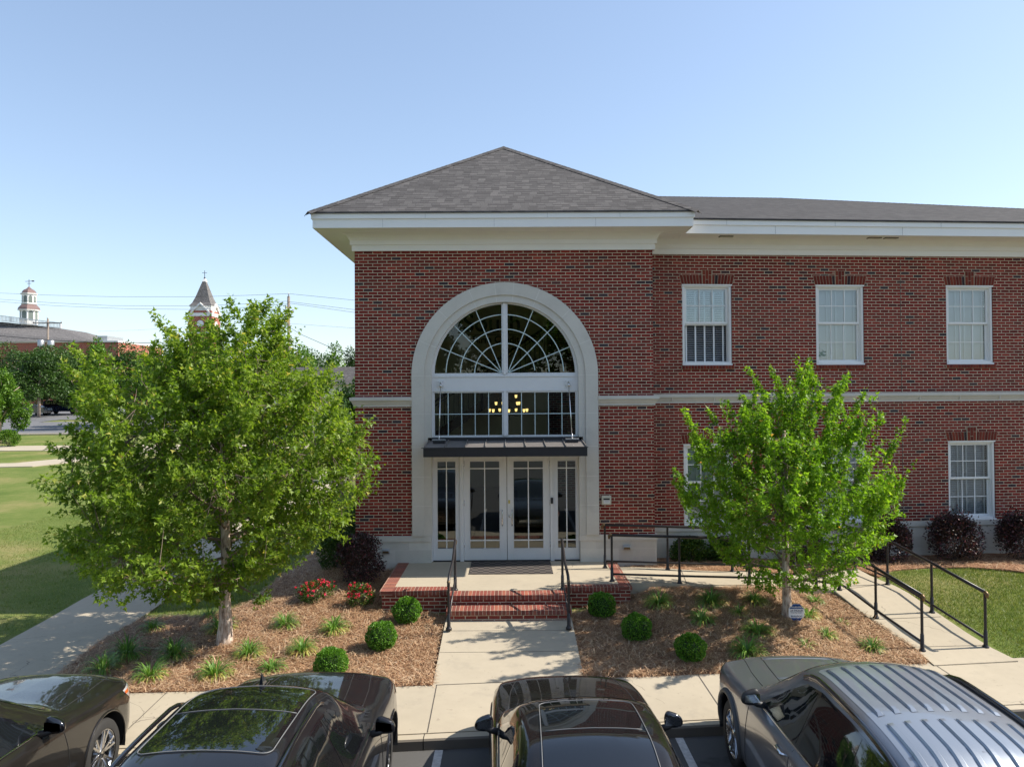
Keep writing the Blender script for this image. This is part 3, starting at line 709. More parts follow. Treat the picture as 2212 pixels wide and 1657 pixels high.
# --- hip roof of the pavilion
def hiproof(name, c, apexes, faces, mat, hips, zoff):
    mb = MB(); n = len(c)
    vs = [(p[0], p[1], zoff) for p in c]+[tuple(a) for a in apexes]+[(p[0], p[1], zoff-.035) for p in c]
    fs = list(faces)+[(i, i+n+len(apexes), (i+1) % n+n+len(apexes), (i+1) % n) for i in range(n)]
    mb.add(vs, fs, 0)
    V3 = [Vector(v) for v in vs]
    for a, b in hips:
        p, q = V3[a], V3[b]; d = (q-p); L = d.length; d.normalize(); s_ = d.cross(Vector((0, 0, 1))).normalized()
        k = int(L/.15)
        for i in range(k):
            c0 = p+d*(L*i/k-.04); c1 = p+d*(L*(i+1)/k); l0, l1 = .018, .012
            dn = Vector((0, 0, -.068)) if abs(s_.z) < .5 else Vector((0, 0, 0))
            w = .13
            u0 = c0+Vector((0, 0, l0)); u1 = c1+Vector((0, 0, l1+.012))
            mb.add([u0+s_*w+dn, u0, u0-s_*w+dn, u1+s_*w+dn, u1, u1-s_*w+dn, u0+s_*w+dn-Vector((0, 0, .02)), u0-Vector((0, 0, .02)), u0-s_*w+dn-Vector((0, 0, .02))],
                   [(0, 1, 4, 3), (1, 2, 5, 4), (0, 6, 7, 1), (1, 7, 8, 2)], 0)
    return mb.build(name, mat, BLD)
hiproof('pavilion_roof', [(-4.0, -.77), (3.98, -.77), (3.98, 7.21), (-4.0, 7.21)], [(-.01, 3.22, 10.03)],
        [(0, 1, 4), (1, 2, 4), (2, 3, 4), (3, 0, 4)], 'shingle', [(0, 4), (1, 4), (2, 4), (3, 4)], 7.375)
# --- wing
WL = 17.0
wins = [(1.405, 'up'), (4.53, 'up'), (7.665, 'up'), (1.405, 'lo'), (4.53, 'lo'), (7.665, 'lo')]
def wrect(c, lvl):
    z0 = 4.222 if lvl == 'up' else .612
    return (c-.575, c+.575, z0, z0+1.835)
holes = []
for c, l in wins:
    a, b, z0, z1 = wrect(c, l); holes.append([(a, z0), (b, z0), (b, z1), (a, z1)])
mb = MB(); mb.prism([(-.3, .5), (WL, .5), (WL, 7.06), (-.3, 7.06)], 0, .24, 0, holes)
mb.box(WL-.24, WL, .24, 14.5, .5, 7.06); mb.box(-.3, WL, 14.3, 14.5, -.9, 7.06)
mb.box(-.1, .14, 5.6, 14.3, -.9, 7.06)
for u in (5.98, 11.9): mb.box(u, u+.012, -.002, .01, .6, 6.7, 1)
mb.build('wing_wall', ['brick', 'jointd'], BLD, WO, WA)
mb = MB(); mb.box(-.3, WL+.03, -.032, .2, -.9, .502, 0); mb.box(-.3, WL+.06, -.06, .2, .502, .606, 1)
for u in (5.98, 11.9): mb.box(u, u+.01, -.0335, .01, -.9, .5, 2)
mb.build('wing_stone_base', ['stoneblk', 'stone', 'jointd'], BLD, WO, WA)
mb = MB(); sweep(mb, [(o, z+.025) for o, z in SP], [(-.2, 0), (WL, 0), (WL, 14.4)])
for k in range(17): mb.box(.55+k*.97, .559+k*.97, -.0865, -.03, 3.415, 3.50, 1)
mb.build('wing_string_course', ['stone', 'joint'], BLD, WO, WA)
mb = MB(); sweep(mb, [(o, z+.028) for o, z in CP[:-2]]+[(.215, 7.07), (0, 7.07)], [(-.2, 0), (WL, 0), (WL, 14.4)]); mb.build('wing_cornice', 'trim', BLD, WO, WA)
mb = MB(); sweep(mb, [(o, z+.004) for o, z in EP], [(.1, 0), (WL, 0), (WL, 14.5), (-.8, 14.5)])
for k in range(6): mb.box(1.6+k*2.44, 1.603+k*2.44, -.745, -.73, 7.243, 7.345, 1)
for k in range(5): mb.box(2.7+k*2.9, 2.703+k*2.9, -.718, -.70, 7.06, 7.235, 1)
mb.build('wing_eave', ['trim', 'seal'], BLD, WO, WA)
for u in (1.55, 4.97, 5.36):
    mb = MB(); mb.box(u, u+.30, -.48, -.37, 7.045, 7.061, 0)
    for k in range(5): mb.box(u+.01, u+.29, -.475+k*.021, -.466+k*.021, 7.040, 7.046, 1)
    mb.build('soffit_vent', ['jointd', 'soffit'], BLD, WO, WA)
# wing roof in world coordinates
e0 = wloc(.02, -.77); e1 = wloc(WL+.77, -.77); e2 = wloc(WL+.77, 15.27); e3 = wloc(-.8, 15.27)
r0 = wloc(1.6, 7.0); r1 = wloc(6.35, 7.0)
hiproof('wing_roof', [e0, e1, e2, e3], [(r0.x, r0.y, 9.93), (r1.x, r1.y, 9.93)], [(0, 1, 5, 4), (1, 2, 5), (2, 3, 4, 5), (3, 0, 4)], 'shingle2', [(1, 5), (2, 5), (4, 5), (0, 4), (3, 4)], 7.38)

# --- windows of the wing
def slats(c0, c1, z0, z1, y, tilt, pitch, mb, depth=.05):
    n = int((z1-z0)/pitch); ct, st = math.cos(tilt)*depth/2, math.sin(tilt)*depth/2
    for i in range(n):
        z = z0+(i+.5)*(z1-z0)/n
        mb.add([(c0, y-ct, z-st), (c1, y-ct, z-st), (c1, y+ct, z+st), (c0, y+ct, z+st), (c0, y-ct, z-st+.003), (c1, y-ct, z-st+.003), (c1, y+ct, z+st+.003), (c0, y+ct, z+st+.003)],
               [(0, 3, 2, 1), (4, 5, 6, 7), (0, 1, 5, 4), (2, 3, 7, 6)], 0)
def wing_window(c, lvl, open_lower, tilt):
    a, b, z0, z1 = wrect(c, lvl); w = b-a; H = z1-z0
    base = wloc((a+b)/2, 0, z0)
    h = w/2; mb = MB()
    # outer frame
    f = .062
    mb.box(-h, -h+f, .035, .20, 0, H); mb.box(h-f, h, .035, .20, 0, H); mb.box(-h+f, h-f, .035, .20, H-f, H); mb.box(-h+f, h-f, .02, .20, 0, .075)
    mb.box(-h-.0, h, -.012, .036, 0, .035)
    mb.box(-h-.005, h+.005, -.006, .034, H-.03, H-.001)
    mb.box(h-f+.012, h-.02, .022, .0349, .04, H-.03)
    for s_ in (-1, 1):
        x0 = -h+f if s_ < 0 else h-f-.012; mb.box(x0, x0+.012, .08, .19, .075, H-f)
    root = mb.build('window', 'vinyl', BLD, base, WA)
    mid = H*.515
    def sash(x0, x1, za, zb, y, rail=.045, name='sash'):
        m2 = MB(); m2.box(x0, x0+rail, y, y+.035, za, zb); m2.box(x1-rail, x1, y, y+.035, za, zb); m2.box(x0+rail, x1-rail, y, y+.035, za, za+rail); m2.box(x0+rail, x1-rail, y, y+.035, zb-rail, zb)
        iw = (x1-x0-2*rail)
        for k in (1, 2): xx = x0+rail+iw*k/3; m2.box(xx-.009, xx+.009, y+.008, y+.027, za+rail, zb-rail)
        zc = (za+zb)/2; m2.box(x0+rail, x1-rail, y+.009, y+.026, zc-.009, zc+.009)
        m2.build(name, 'vinyl', root)
        m3 = MB(); m3.add([(x0+rail-.004, y+.0175, za+rail-.004), (x1-rail+.004, y+.0175, za+rail-.004), (x1-rail+.004, y+.0175, zb-rail+.004), (x0+rail-.004, y+.0175, zb-rail+.004)], [(0, 1, 2, 3)])
        m3.build('pane', 'winglass', root)
    x0, x1 = -h+f+.012, h-f-.012
    sash(x0, x1, mid, H-f, .085)
    if open_lower: sash(x0, x1, mid-.03, H-f-.04, .125)
    else: sash(x0, x1, .075, mid+.03, .125)
    m4 = MB(); slats(x0+.005, x1-.005, .09, H-f-.03, .225, tilt, .0415, m4)
    for k in range(5): xx = x0+.07+k*(x1-x0-.14)/4; m4.box(xx-.018, xx+.018, .192, .194, .08, H-f-.01)
    m4.box(x0, x1, .20, .25, H-f-.05, H-f); m4.box(x0, x1, .20, .25, .078, .092)
    m4.build('blind', 'blind', root)
    # flat brick arch with keystone, and sill
    m5 = MB(); rn = []; r = random.Random(int(c*10)+len(lvl)); n = 17; span = w+.04; hh = .212; zb = H+.002
    def wedge(xa, xb, xc, xd, za, zt, y0=-.006):
        vs = [(xa, y0, za), (xb, y0, za), (xd, y0, zt), (xc, y0, zt)]; vs += [(p[0], .05, p[2]) for p in vs]
        m5.add(vs, [(0, 1, 2, 3), (1, 0, 4, 5), (2, 1, 5, 6), (3, 2, 6, 7), (0, 3, 7, 4)], 0); rn.extend([r.random()]*5)
    m5.add([(-span/2-.004, -.002, zb), (span/2+.004, -.002, zb), (span/2*1.07+.004, -.002, zb+hh), (-span/2*1.07-.004, -.002, zb+hh)], [(0, 1, 2, 3)], 1); rn.append(0)
    gap = .0095
    for i in range(n):
        ta, tb = -span/2+span*i/n, -span/2+span*(i+1)/n; fl = 1.07
        if 7 <= i <= 9: continue
        wedge(ta+gap/2, tb-gap/2, (ta)*fl+gap/2, (tb)*fl-gap/2, zb+.006, zb+hh-.006)
    kw = span/n*1.5
    m5.add([(-kw-.012, -.009, zb), (kw+.012, -.009, zb), (kw+.022, -.009, zb+.325), (-kw-.022, -.009, zb+.325)], [(0, 1, 2, 3)], 1); rn.append(0)
    for j, (xa, xb) in enumerate(((-kw, -kw/3), (-kw/3, kw/3), (kw/3, kw))):
        f2 = 1.06
        if j == 1:
            wedge(xa+.004, xb-.004, xa+.004, xb-.004, zb+.006, zb+.10, -.013); wedge(xa+.004, xb-.004, xa*f2+.004, xb*f2-.004, zb+.11, zb+.318, -.013)
        else:
            wedge(xa+.004, xb-.004, xa*1.03+.004, xb*1.03-.004, zb+.006, zb+.205, -.013); wedge(xa*1.03+.004, xb*1.03-.004, xa*f2+.004, xb*f2-.004, zb+.215, zb+.318, -.013)
    m5.build('brick_lintel', ['brick1', 'mortar'], root, rnd=rn)
    if lvl == 'up':
        m6 = MB(); rn = []; m6.box(-h-.035, h+.035, -.028, .06, -.088, -.004, 1); rn += [0]*6
        k = 17; 
        for i in range(k):
            a_ = -h-.03+(w+.06)*i/k; m6.box(a_+.005, a_+(w+.06)/k-.004, -.036, .02, -.085, -.001, 0); rn += [.1+.9*r.random()]*6
        m6.build('brick_sill', ['brick1', 'mortar'], root, rnd=rn)
    return root
TI = {0: R(12), 1: R(64), 2: R(60), 3: R(50), 4: R(50), 5: R(33)}
for i, (c, l) in enumerate(wins): wing_window(c, l, i == 0, TI[i])
mb = MB(); mb.box(.3, WL-.3, 1.3, 1.4, -.2, 6.9); mb.box(.3, WL-.3, .26, 1.3, 3.1, 3.3); mb.box(.3, WL-.3, .26, 1.3, 6.8, 6.9); mb.box(.3, WL-.3, .26, 1.3, -.3, -.2)
for u in (0.3, 2.9, 6.0, 9.2): mb.box(u, u+.08, .26, 1.3, -.2, 6.8)
mb.build('wing_interior', 'indark', BLD, WO, WA)

# --- entrance: fan window, panel, transom window, doors
FW = MB(); y0, y1 = .06, .16
def ring(mb, ro, ri, cz, a0, a1, n, ya, yb, mi=0):
    p = arc(ro, cz, a0, a1, n)+list(reversed(arc(ri, cz, a0, a1, n))); mb.prism(p, ya, yb, mi)
ring(FW, 1.585, 1.525, 4.03, 0, math.pi, 64, y0, y1)
FW.box(-1.585, 1.585, y0+.001, y1-.001, 3.985, 4.06); FW.box(-1.60, 1.60, y0-.03, y0+.001, 3.975, 4.008)
FW.box(-.065, .065, y0-.02, y1-.002, 4.061, 5.56); FW.box(-.025, .025, y0-.045, y0-.02, 4.03, 5.58)
fw = FW.build('fan_window', 'alum', BLD)
mu = MB(); ym0, ym1 = .085, .115
for r in (.655, .963, 1.277):
    for a0, a1 in ((.065/r, math.pi/2-.065/r), (math.pi/2+.065/r, math.pi-.02)): ring(mu, r+.0085, r-.0085, 4.05, a0 if a0 > .07 else .03, a1, 24, ym0, ym1)
for s_ in (-1, 1):
    for a in (22.5, 45, 67.5):
        d = Vector((s_*math.cos(R(a)), math.sin(R(a)))); o = Vector((s_*.06, 4.06)); q = Vector((-d.y, d.x))*.0085
        L = 1.53-.04; p = [o+q, o+d*L+q, o+d*L-q, o-q]
        mu.prism([(v.x, v.y) for v in p], ym0+.002, ym1-.002)
mu.build('muntins', 'muntin', fw)
gp = MB(); p = arc(1.53, 4.03, 0, math.pi, 48); gp.add([(a, .12, b) for a, b in p], [tuple(range(len(p)-1, -1, -1))]); gp.build('pane', 'glass', fw)
pn = MB(); pn.box(-1.585, 1.585, .05, .20, 3.70, 3.974)
pn.build('spandrel_panel', 'alum', BLD)
TW = MB()
TW.box(-1.60, 1.60, .035, .17, 3.665, 3.699); TW.box(-1.585, 1.585, .06, .16, 2.66, 2.715); TW.box(-1.6, 1.6, .03, .16, 2.635, 2.66)
for xa, xb in ((-1.585, -1.525), (1.525, 1.585)): TW.box(xa, xb, .061, .159, 2.716, 3.664)
TW.box(-1.524, 1.524, .061, .159, 3.635, 3.664)
TW.box(-.065, .065, .04, .158, 2.716, 3.634); TW.box(-.025, .025, .018, .04, 2.70, 3.68)
tw = TW.build('transom_window', 'alum', BLD)
mu = MB()
for s_ in (-1, 1):
    for k in range(1, 5):
        xx = s_*(.065+(1.46)*k/5); mu.box(xx-.008, xx+.008, ym0, ym1, 2.715, 3.635)
    mu.box(min(s_*.065, s_*1.525), max(s_*.065, s_*1.525), ym0+.002, ym1-.002, 3.167, 3.183)
mu.build('muntins', 'muntin', tw)
gp = MB(); gp.add([(-1.53, .12, 2.71), (1.53, .12, 2.71), (1.53, .12, 3.64), (-1.53, .12, 3.64)], [(0, 1, 2, 3)]); gp.build('pane', 'glass', tw)
# door frame
df = MB()
for xa, xb in ((-1.612, -1.575), (-.975, -.905), (.965, 1.035), (1.60, 1.64)): df.box(xa, xb, .06, .22, .0, 2.63)
df.box(-1.61, 1.63, .08, .2, 2.40, 2.63); df.box(-1.61, 1.63, .07, .22, -.02, .018, 1)
df.box(-.985, -.972, .05, .06, 0, 2.4, 0); df.box(1.033, 1.045, .05, .06, 0, 2.4, 0)
df.build('door_frame', ['alum', 'black'], BLD)
def leafdoor(name, x0, x1, gx0, gx1, gz0=.272, gz1=2.147, zt=2.395):
    m = MB(); ya, yb = .095, .14
    m.box(x0, gx0, ya, yb, .02, zt); m.box(gx1, x1, ya, yb, .02, zt); m.box(gx0, gx1, ya, yb, .02, gz0); m.box(gx0, gx1, ya, yb, gz1, zt)
    for xa, xb, za, zb in ((gx0-.012, gx0, gz0, gz1), (gx1, gx1+.012, gz0, gz1), (gx0-.012, gx1+.012, gz1, gz1+.012), (gx0-.012, gx1+.012, gz0-.012, gz0)): m.box(xa, xb, ya-.008, ya-.0005, za, zb)
    m.box(gx0-.01, gx1+.01, ya-.003, ya-.0005, .045, .05, 1)
    m.box(gx0-.012, gx0-.009, ya-.003, ya-.0005, .05, gz0-.012, 1); m.box(gx1+.009, gx1+.012, ya-.003, ya-.0005, .05, gz0-.012, 1)
    o = m.build(name, ['alum', 'joint'], BLD)
    mm = MB(); c = (gx0+gx1)/2; mm.box(c-.011, c+.011, ya+.005, yb-.005, gz0, gz1)
    for z in (gz1-.155, gz0+.17): mm.box(gx0, gx1, ya+.006, yb-.006, z-.011, z+.011)
    mm.build('muntins', 'vinyl', o)
    gg = MB(); gg.add([(gx0-.002, .117, gz0-.002), (gx1+.002, .117, gz0-.002), (gx1+.002, .117, gz1+.002), (gx0-.002, .117, gz1+.002)], [(0, 1, 2, 3)]); gg.build('pane', 'doorglass', o)
    return o
leafdoor('sidelight', -1.572, -.988, -1.475, -1.085); leafdoor('sidelight', 1.048, 1.597, 1.13, 1.515)
dl = leafdoor('door', -.902, .022, -.77, -.135); dr = leafdoor('door', .034, .962, .175, .81)
for o, xx in ((dl, -.075), (dr, .135)):
    m = MB(); s_ = -1 if xx < 0 else 1
    m.tube([(xx+.0*s_, .095, 1.09), (xx, .03, 1.09), (xx, .022, 1.06), (xx, .022, .80), (xx, .03, .77), (xx, .095, .77)], .012, 8)
    m.build('handle', 'steel', o)
m = MB(); m.lathe([(0, -.02), (.022, -.02), (.022, 0)], 14, (.085, .095, .965), 'y'); m.build('lock', 'steel', dr)
m = MB(); m.box(.055, .095, .088, .094, 1.235, 1.31); m.build('door_sticker', simple('yellow_sticker', (.55, .45, .10), .6), dr)
m = MB(); m.box(.975, 1.022, .03, .062, 1.235, 1.36); m.build('card_reader', 'plastic', BLD)
for o, xx in ((dl, -.902), (dr, .962)):
    for z in (.35, 1.25, 2.1): m = MB(); m.tube([(xx, .088, z-.06), (xx, .088, z+.06)], .010, 8); m.build('hinge', 'steel', o)
# canopy
cn = MB(); cx0, cx1 = -1.635, 1.645; cyf = -1.03; zf, zbk = 2.537, 2.605
cn.add([(cx0, cyf, zf), (cx1, cyf, zf), (cx1, -.05, zbk), (cx0, -.05, zbk), (cx0, cyf, zf-.02), (cx1, cyf, zf-.02), (cx1, -.05, zbk-.02), (cx0, -.05, zbk-.02)],
       [(0, 1, 2, 3), (4, 7, 6, 5), (0, 4, 5, 1), (1, 5, 6, 2), (3, 7, 4, 0), (2, 6, 7, 3)], 0)
cn.box(cx0+.02, cx1-.02, cyf+.03, -.0, 2.38, 2.42, 2)
for k in range(9):
    xx = cx0+.01+(cx1-cx0-.02)*k/8
    cn.add([(xx-.008, cyf, zf), (xx+.008, cyf, zf), (xx+.008, -.05, zbk), (xx-.008, -.05, zbk), (xx-.008, cyf, zf+.028), (xx+.008, cyf, zf+.028), (xx+.008, -.05, zbk+.028), (xx-.008, -.05, zbk+.028)],
           [(4, 5, 6, 7), (0, 1, 5, 4), (1, 2, 6, 5), (3, 0, 4, 7)], 0)
can = cn.build('entrance_canopy', ['canopy', 'canopyd', 'soffit'], BLD)
fa = MB(); fa.box(cx0-.012, cx1+.012, cyf-.02, cyf+.01, 2.345, 2.520); fa.box(cx0-.012, cx0+.01, cyf+.01, -.02, 2.345, 2.525); fa.box(cx1-.01, cx1+.012, cyf+.01, -.02, 2.345, 2.525)
fa.box(cx0-.05, cx1+.03, cyf-.03, cyf+.0, 2.522, 2.535); fa.box(-1.66, 1.67, -.05, .06, 2.59, 2.675)
fa.build('fascia', 'canopyd', can)
for xx, xe in ((-1.385, -1.39), (1.375, 1.41)):
    rd = MB(); rd.box(xx-.075, xx+.075, .03, .05, 3.76, 3.90); 
    for a, b in ((-.055, .02), (.045, .02), (-.055, .11), (.045, .11)): rd.lathe([(0, -.008), (.008, -.008), (.008, 0)], 8, (xx+a, .03, 3.765+b), 'y', 1)
    rd.box(xx-.012, xx+.012, -.03, .03, 3.80, 3.87, 1)
    rd.tube([(xx, -.02, 3.82), (xe, -.37, 2.68)], .0105, 8, 1); rd.tube([(xx, -.02, 3.83), (xx, -.035, 3.76)], .019, 8, 1); rd.tube([(xe, -.34, 2.76), (xe, -.375, 2.66)], .017, 8, 1)
    rd.box(xe-.14, xe+.14, -.46, -.30, 2.645, 2.66, 2); rd.box(xe-.12, xe+.12, -.48, -.28, 2.585, 2.645, 3)
    rd.build('tie_rod', ['alum', 'steel', 'gal', 'canopyd'], can)
# fittings on the wall
for xx, z in ((-2.57, .255), (2.59, .30)):
    m = MB(); m.bbox(xx-.085, xx+.085, -.10, -.033, z-.045, z+.045, .012, 0); m.box(xx-.065, xx+.065, -.108, -.10, z-.03, z+.01, 1); m.build('wall_light', ['gal', 'brass'], BLD)
m = MB(); m.bbox(2.065, 2.27, -.05, 0.0, 1.21, 1.405, .008, 0); m.box(2.10, 2.235, -.054, -.049, 1.318, 1.352, 1); m.box(2.105, 2.235, -.053, -.049, 1.245, 1.312, 2)
for i in range(6):
    for j in range(3): m.box(2.122+i*.017, 2.132+i*.017, -.0555, -.0525, 1.268+j*.013, 1.276+j*.013, 3)
m.build('entry_keypad', [simple('cream_plastic', (.55, .53, .42), .5), 'plastic', 'vinyl', 'gal'], BLD)
# --- lobby
m = MB(); m.box(-2.98, 1.15, 4.5, 4.6, 0, 6.8); m.box(1.05, 1.15, 4.6, 7.5, 0, 6.8); m.box(1.15, 4.2, 7.5, 7.6, 0, 6.8); m.box(-2.985, -2.93, .25, 4.5, 0, 6.8); m.box(2.9, 2.96, .25, 7.5, 0, 6.8)
m.box(-2.98, 2.96, .25, 7.5, 6.8, 6.9)
m.build('lobby_wall', 'inwall', BLD)
m = MB(); m.box(-2.98, 2.96, .23, 7.5, -.1, -.002); m.build('lobby_floor', 'infloor', BLD)
st = MB(); yy = 3.4
def sz(x): return 2.35+(x+1.85)*.66
st.add([(-2.2, yy, sz(-2.2)), (1.9, yy, sz(1.9)), (1.9, yy, sz(1.9)+.28), (-2.2, yy, sz(-2.2)+.28), (-2.2, yy+1.05, sz(-2.2)), (1.9, yy+1.05, sz(1.9)), (1.9, yy+1.05, sz(1.9)+.28), (-2.2, yy+1.05, sz(-2.2)+.28)],
       [(0, 1, 2, 3), (7, 6, 5, 4), (3, 2, 6, 7), (0, 4, 5, 1)], 0)
for k in range(32):
    x = -2.1+k*.125; z = sz(x)+.28; st.tube([(x, yy-.02, z), (x, yy-.02, z+.78)], .009, 6, 1)
st.tube([(-2.2, yy-.02, sz(-2.2)+1.07), (1.9, yy-.02, sz(1.9)+1.07)], .03, 8, 1); st.tube([(-2.2, yy-.02, sz(-2.2)+.95), (1.9, yy-.02, sz(1.9)+.95)], .014, 6, 1)
st.tube([(-.62, yy-.02, sz(-.62)), (-.62, yy-.02, sz(-.62)+1.15)], .04, 8, 1)
st.box(-2.9, 0.3, 3.6, 4.45, 0, 1.05, 2); st.box(1.3, 2.85, 2.3, 2.4, 3.05, 3.3, 0)
st.build('staircase', ['wood', 'black', 'wood'], BLD)
# lettering on the lobby wall
def text(body, x, y, z, size, mat, name, xs=1.0, ext=.006, parent=None, rot=None, align='LEFT', off=0.0, space=1.0):
    cu = bpy.data.curves.new(name, 'FONT'); cu.body = body; cu.size = size; cu.extrude = ext; cu.align_x = align; cu.offset = off; cu.space_character = space
    cu.materials.append(M[mat] if isinstance(mat, str) else mat)
    o = bpy.data.objects.new(name, cu); COL.objects.link(o); o.location = (x, y, z); o.rotation_euler = rot or (math.pi/2, 0, 0); o.scale = (xs, 1, 1)
    bpy.context.view_layer.update(); me = bpy.data.meshes.new_from_object(o); l_, r_, s_ = o.location[:], o.rotation_euler[:], o.scale[:]
    bpy.data.objects.remove(o); o = link(name, me, parent); o.location = l_; o.rotation_euler = r_; o.scale = s_
    return o
SG = thing('wall_lettering', 'large dark company name lettered on the lobby wall behind the fan window', 'sign', (0, 4.49, 5.0))
text('AgSouth', -1.93, 0, .34, .69, 'letter', 'company_name', 1.0, .01, SG, off=.006)
text('Farm Credit, ACA', -.92, 0, .02, .27, 'letter', 'tagline', .97, .01, SG, off=.004)
m = MB(); m.box(-1.9, 1.0, -.01, 0, .235, .25); m.build('underline', 'letter', SG)
# chandelier
CH = thing('chandelier', 'three-tier dark chandelier with glowing amber glass shades behind the transom window', 'chandelier', (.07, 2.0, 3.1))
m = MB(); m.tube([(0, 0, -.12), (0, 0, 3.6)], .012, 8); m.lathe([(0, -.16), (.04, -.12), (.05, -.02), (.02, .05), (.045, .2), (.02, .35), (.02, .5)], 12)
sh = []
for tier, (nn, rr, zz, ph) in enumerate(((7, .47, .10, .25), (5, .30, .27, .5), (3, .19, .44, .1))):
    for k in range(nn):
        a = 2*math.pi*k/nn+ph; d = Vector((math.cos(a), math.sin(a), 0))
        m.tube([(0, 0, zz-.06), d*rr*.5+Vector((0, 0, zz-.13)), d*rr*.9+Vector((0, 0, zz-.10)), d*rr+Vector((0, 0, zz-.03))], .008, 6); sh.append(d*rr+Vector((0, 0, zz)))
m.build('frame', 'black', CH)
for p in sh:
    m = MB(); m.lathe([(.010, -.035), (.024, -.028), (.029, .008), (.033, .036), (.034, .04)], 14, p); m.build('shade', 'bulb', CH)

# ================================================================== LANDING, STEPS
LS = thing('entrance_steps', 'concrete landing edged in red brick with two brick steps', 'steps')
m = MB(); m.box(-2.08, 2.14, -2.0, .06, -.4, -.004); m.box(-.98, 1.04, -2.30, -2.0, -.4, -.004); m.build('landing_slab', 'concrete', LS)
m = MB()
m.box(-2.32, -2.08, -2.30, -.03, -.078, .002, 1); m.box(2.14, 2.36, -2.12, -.03, -.078, .002, 1)
m.box(-2.08, -1.04, -2.30, -2.0, -.078, .003, 0); m.box(1.10, 2.14, -2.12, -1.92, -.078, .003, 0)
m.box(-1.04, 1.10, -2.63, -2.30, -.078, .002, 0); m.box(-1.04, 1.16, -2.98, -2.56, -.25, -.17, 0)
m.build('brick_edging', ['rowlock', brick_mat('brick_rowlock_side', bw=.33, ch=.0677, mort=.008, dark=-.02, tone=1.15, mcol=(.42, .34, .25), off=0.0, warm=2.6)], LS)
m = MB(); m.box(-2.28, -1.02, -2.27, -.03, -.7, -.079); m.box(1.08, 2.33, -2.09, -.03, -.7, -.079); m.box(-1.02, 1.08, -2.59, -2.0, -.5, -.079); m.box(-1.02, 1.13, -2.94, -2.5, -.5, -.252)
m.build('brick_base', 'stepbrick', LS)
DM = MB(); DM.box(-.74, .95, -1.08, .02, 0, .010); o = DM.build('door_mat', 'matrub'); o.location = (0, 0, .001)
tag(o, 'dark checkered rubber mat on the landing before the double doors', 'door mat')

# ================================================================== RAILINGS
def post(mb, p, h, r=.022):
    x, y, z = p
    mb.lathe([(0, -.02), (.052, -.02), (.052, .012), (.040, .022), (.031, .05), (.029, h*.30), (.023, h*.31), (.023, h*.34), (r, h*.36), (r, h)], 12, (x, y, z))
def rail_thing(name, label, pts, h, hf, lower=.14, ends=(True, True), extra=()):
    t_ = thing(name, label, 'railing', (pts[0][0], pts[0][1], pts[0][2]))
    o = Vector(pts[0]); L = [Vector(p)-o for p in pts]
    for p in pts:
        if len(p) > 3 and not p[3]: continue
        m = MB(); post(m, Vector(p[:3])-o, h-.01); m.build('post', 'rail', t_)
    P3 = [Vector(p[:3])-o for p in pts]
    m = MB(); m.tube([p+Vector((0, 0, h)) for p in P3], .028, 10, 0); m.build('handrail', 'rail', t_)
    if lower: m = MB(); m.tube([p+Vector((0, 0, lower)) for p in P3], .021, 8, 0); m.build('lower_rail', 'rail', t_)
    for e, k, kk in ((ends[0], 0, 1), (ends[1], -1, -2)):
        if e:
            d = (P3[k]-P3[kk]).normalized(); c = P3[k]+Vector((0, 0, h)); m = MB(); m.tube([c-d*.03, c+d*.02, c+d*.05-Vector((0, 0, .015)), c+d*.05-Vector((0, 0, .075))], [.026, .029, .030, .018], 10); m.build('end_cap', 'brass', t_)
    return t_
def v3(x, y, z): return Vector((x, y, z))
class P4(tuple): pass
fr = [(2.04, -1.71), (3.32, -1.79), (4.68, -1.72), (6.03, -1.56), (6.16, -1.64), (6.45, -1.63), (6.55, -2.84), (6.67, -4.08)]
bk = [(2.05, -.62), (3.33, -.70), (4.67, -.67), (6.02, -.52), (7.42, -.22), (7.57, -1.27), (7.66, -2.64), (7.76, -3.97)]
for nme, lab, pp in (('ramp_railing', 'black metal ramp railing running along the mulch bed with the tree', fr), ('ramp_railing', 'black metal ramp railing running beside the wing wall and the lawn', bk)):
    t_ = rail_thing(nme, lab, [(x, y, rp_h(x, y) if x > 2.5 else 0.0) for x, y in pp], .885, rp_h); t_['group'] = 'railings of the ramp'
def step_rail(x, xf, lab):
    t_ = thing('step_railing', lab, 'railing', (x, -2.25, 0), 0, 'railings of the entrance steps'); o = Vector((x, -2.25, 0))
    a = Vector((x, -2.25, 0))-o; b = Vector((xf, -3.38, -.35))-o
    m = MB(); post(m, a, .86); m.build('post', 'rail', t_); m = MB(); post(m, b, .78); m.build('post', 'rail', t_)
    pts = [a+v3(0, .12, .80), a+v3(0, .13, .87), a+v3(0, .06, .905), a+v3(0, -.02, .88), a+v3(0, -.5, .66), b+v3(0, .12, .86), b+v3(0, .0, .79), b+v3(0, -.02, .72)]
    m = MB(); m.tube(pts[1:], .025, 10); m.build('handrail', 'rail', t_)
    m = MB(); m.tube([a+v3(0, 0, .20), a+v3(0, -.35, .16), b+v3(0, 0, .16)], .016, 8); m.build('lower_rail', 'rail', t_)
    for c in (pts[1], pts[-2]):
        m = MB(); m.tube([c+v3(0, .03, .0), c, c+v3(0, -.01, -.06)], [.027, .030, .02], 10); m.build('end_cap', 'brass', t_)
step_rail(-.93, -.96, 'black step railing nearer the red roses'); step_rail(1.05, 1.07, 'black step railing nearer the ramp')

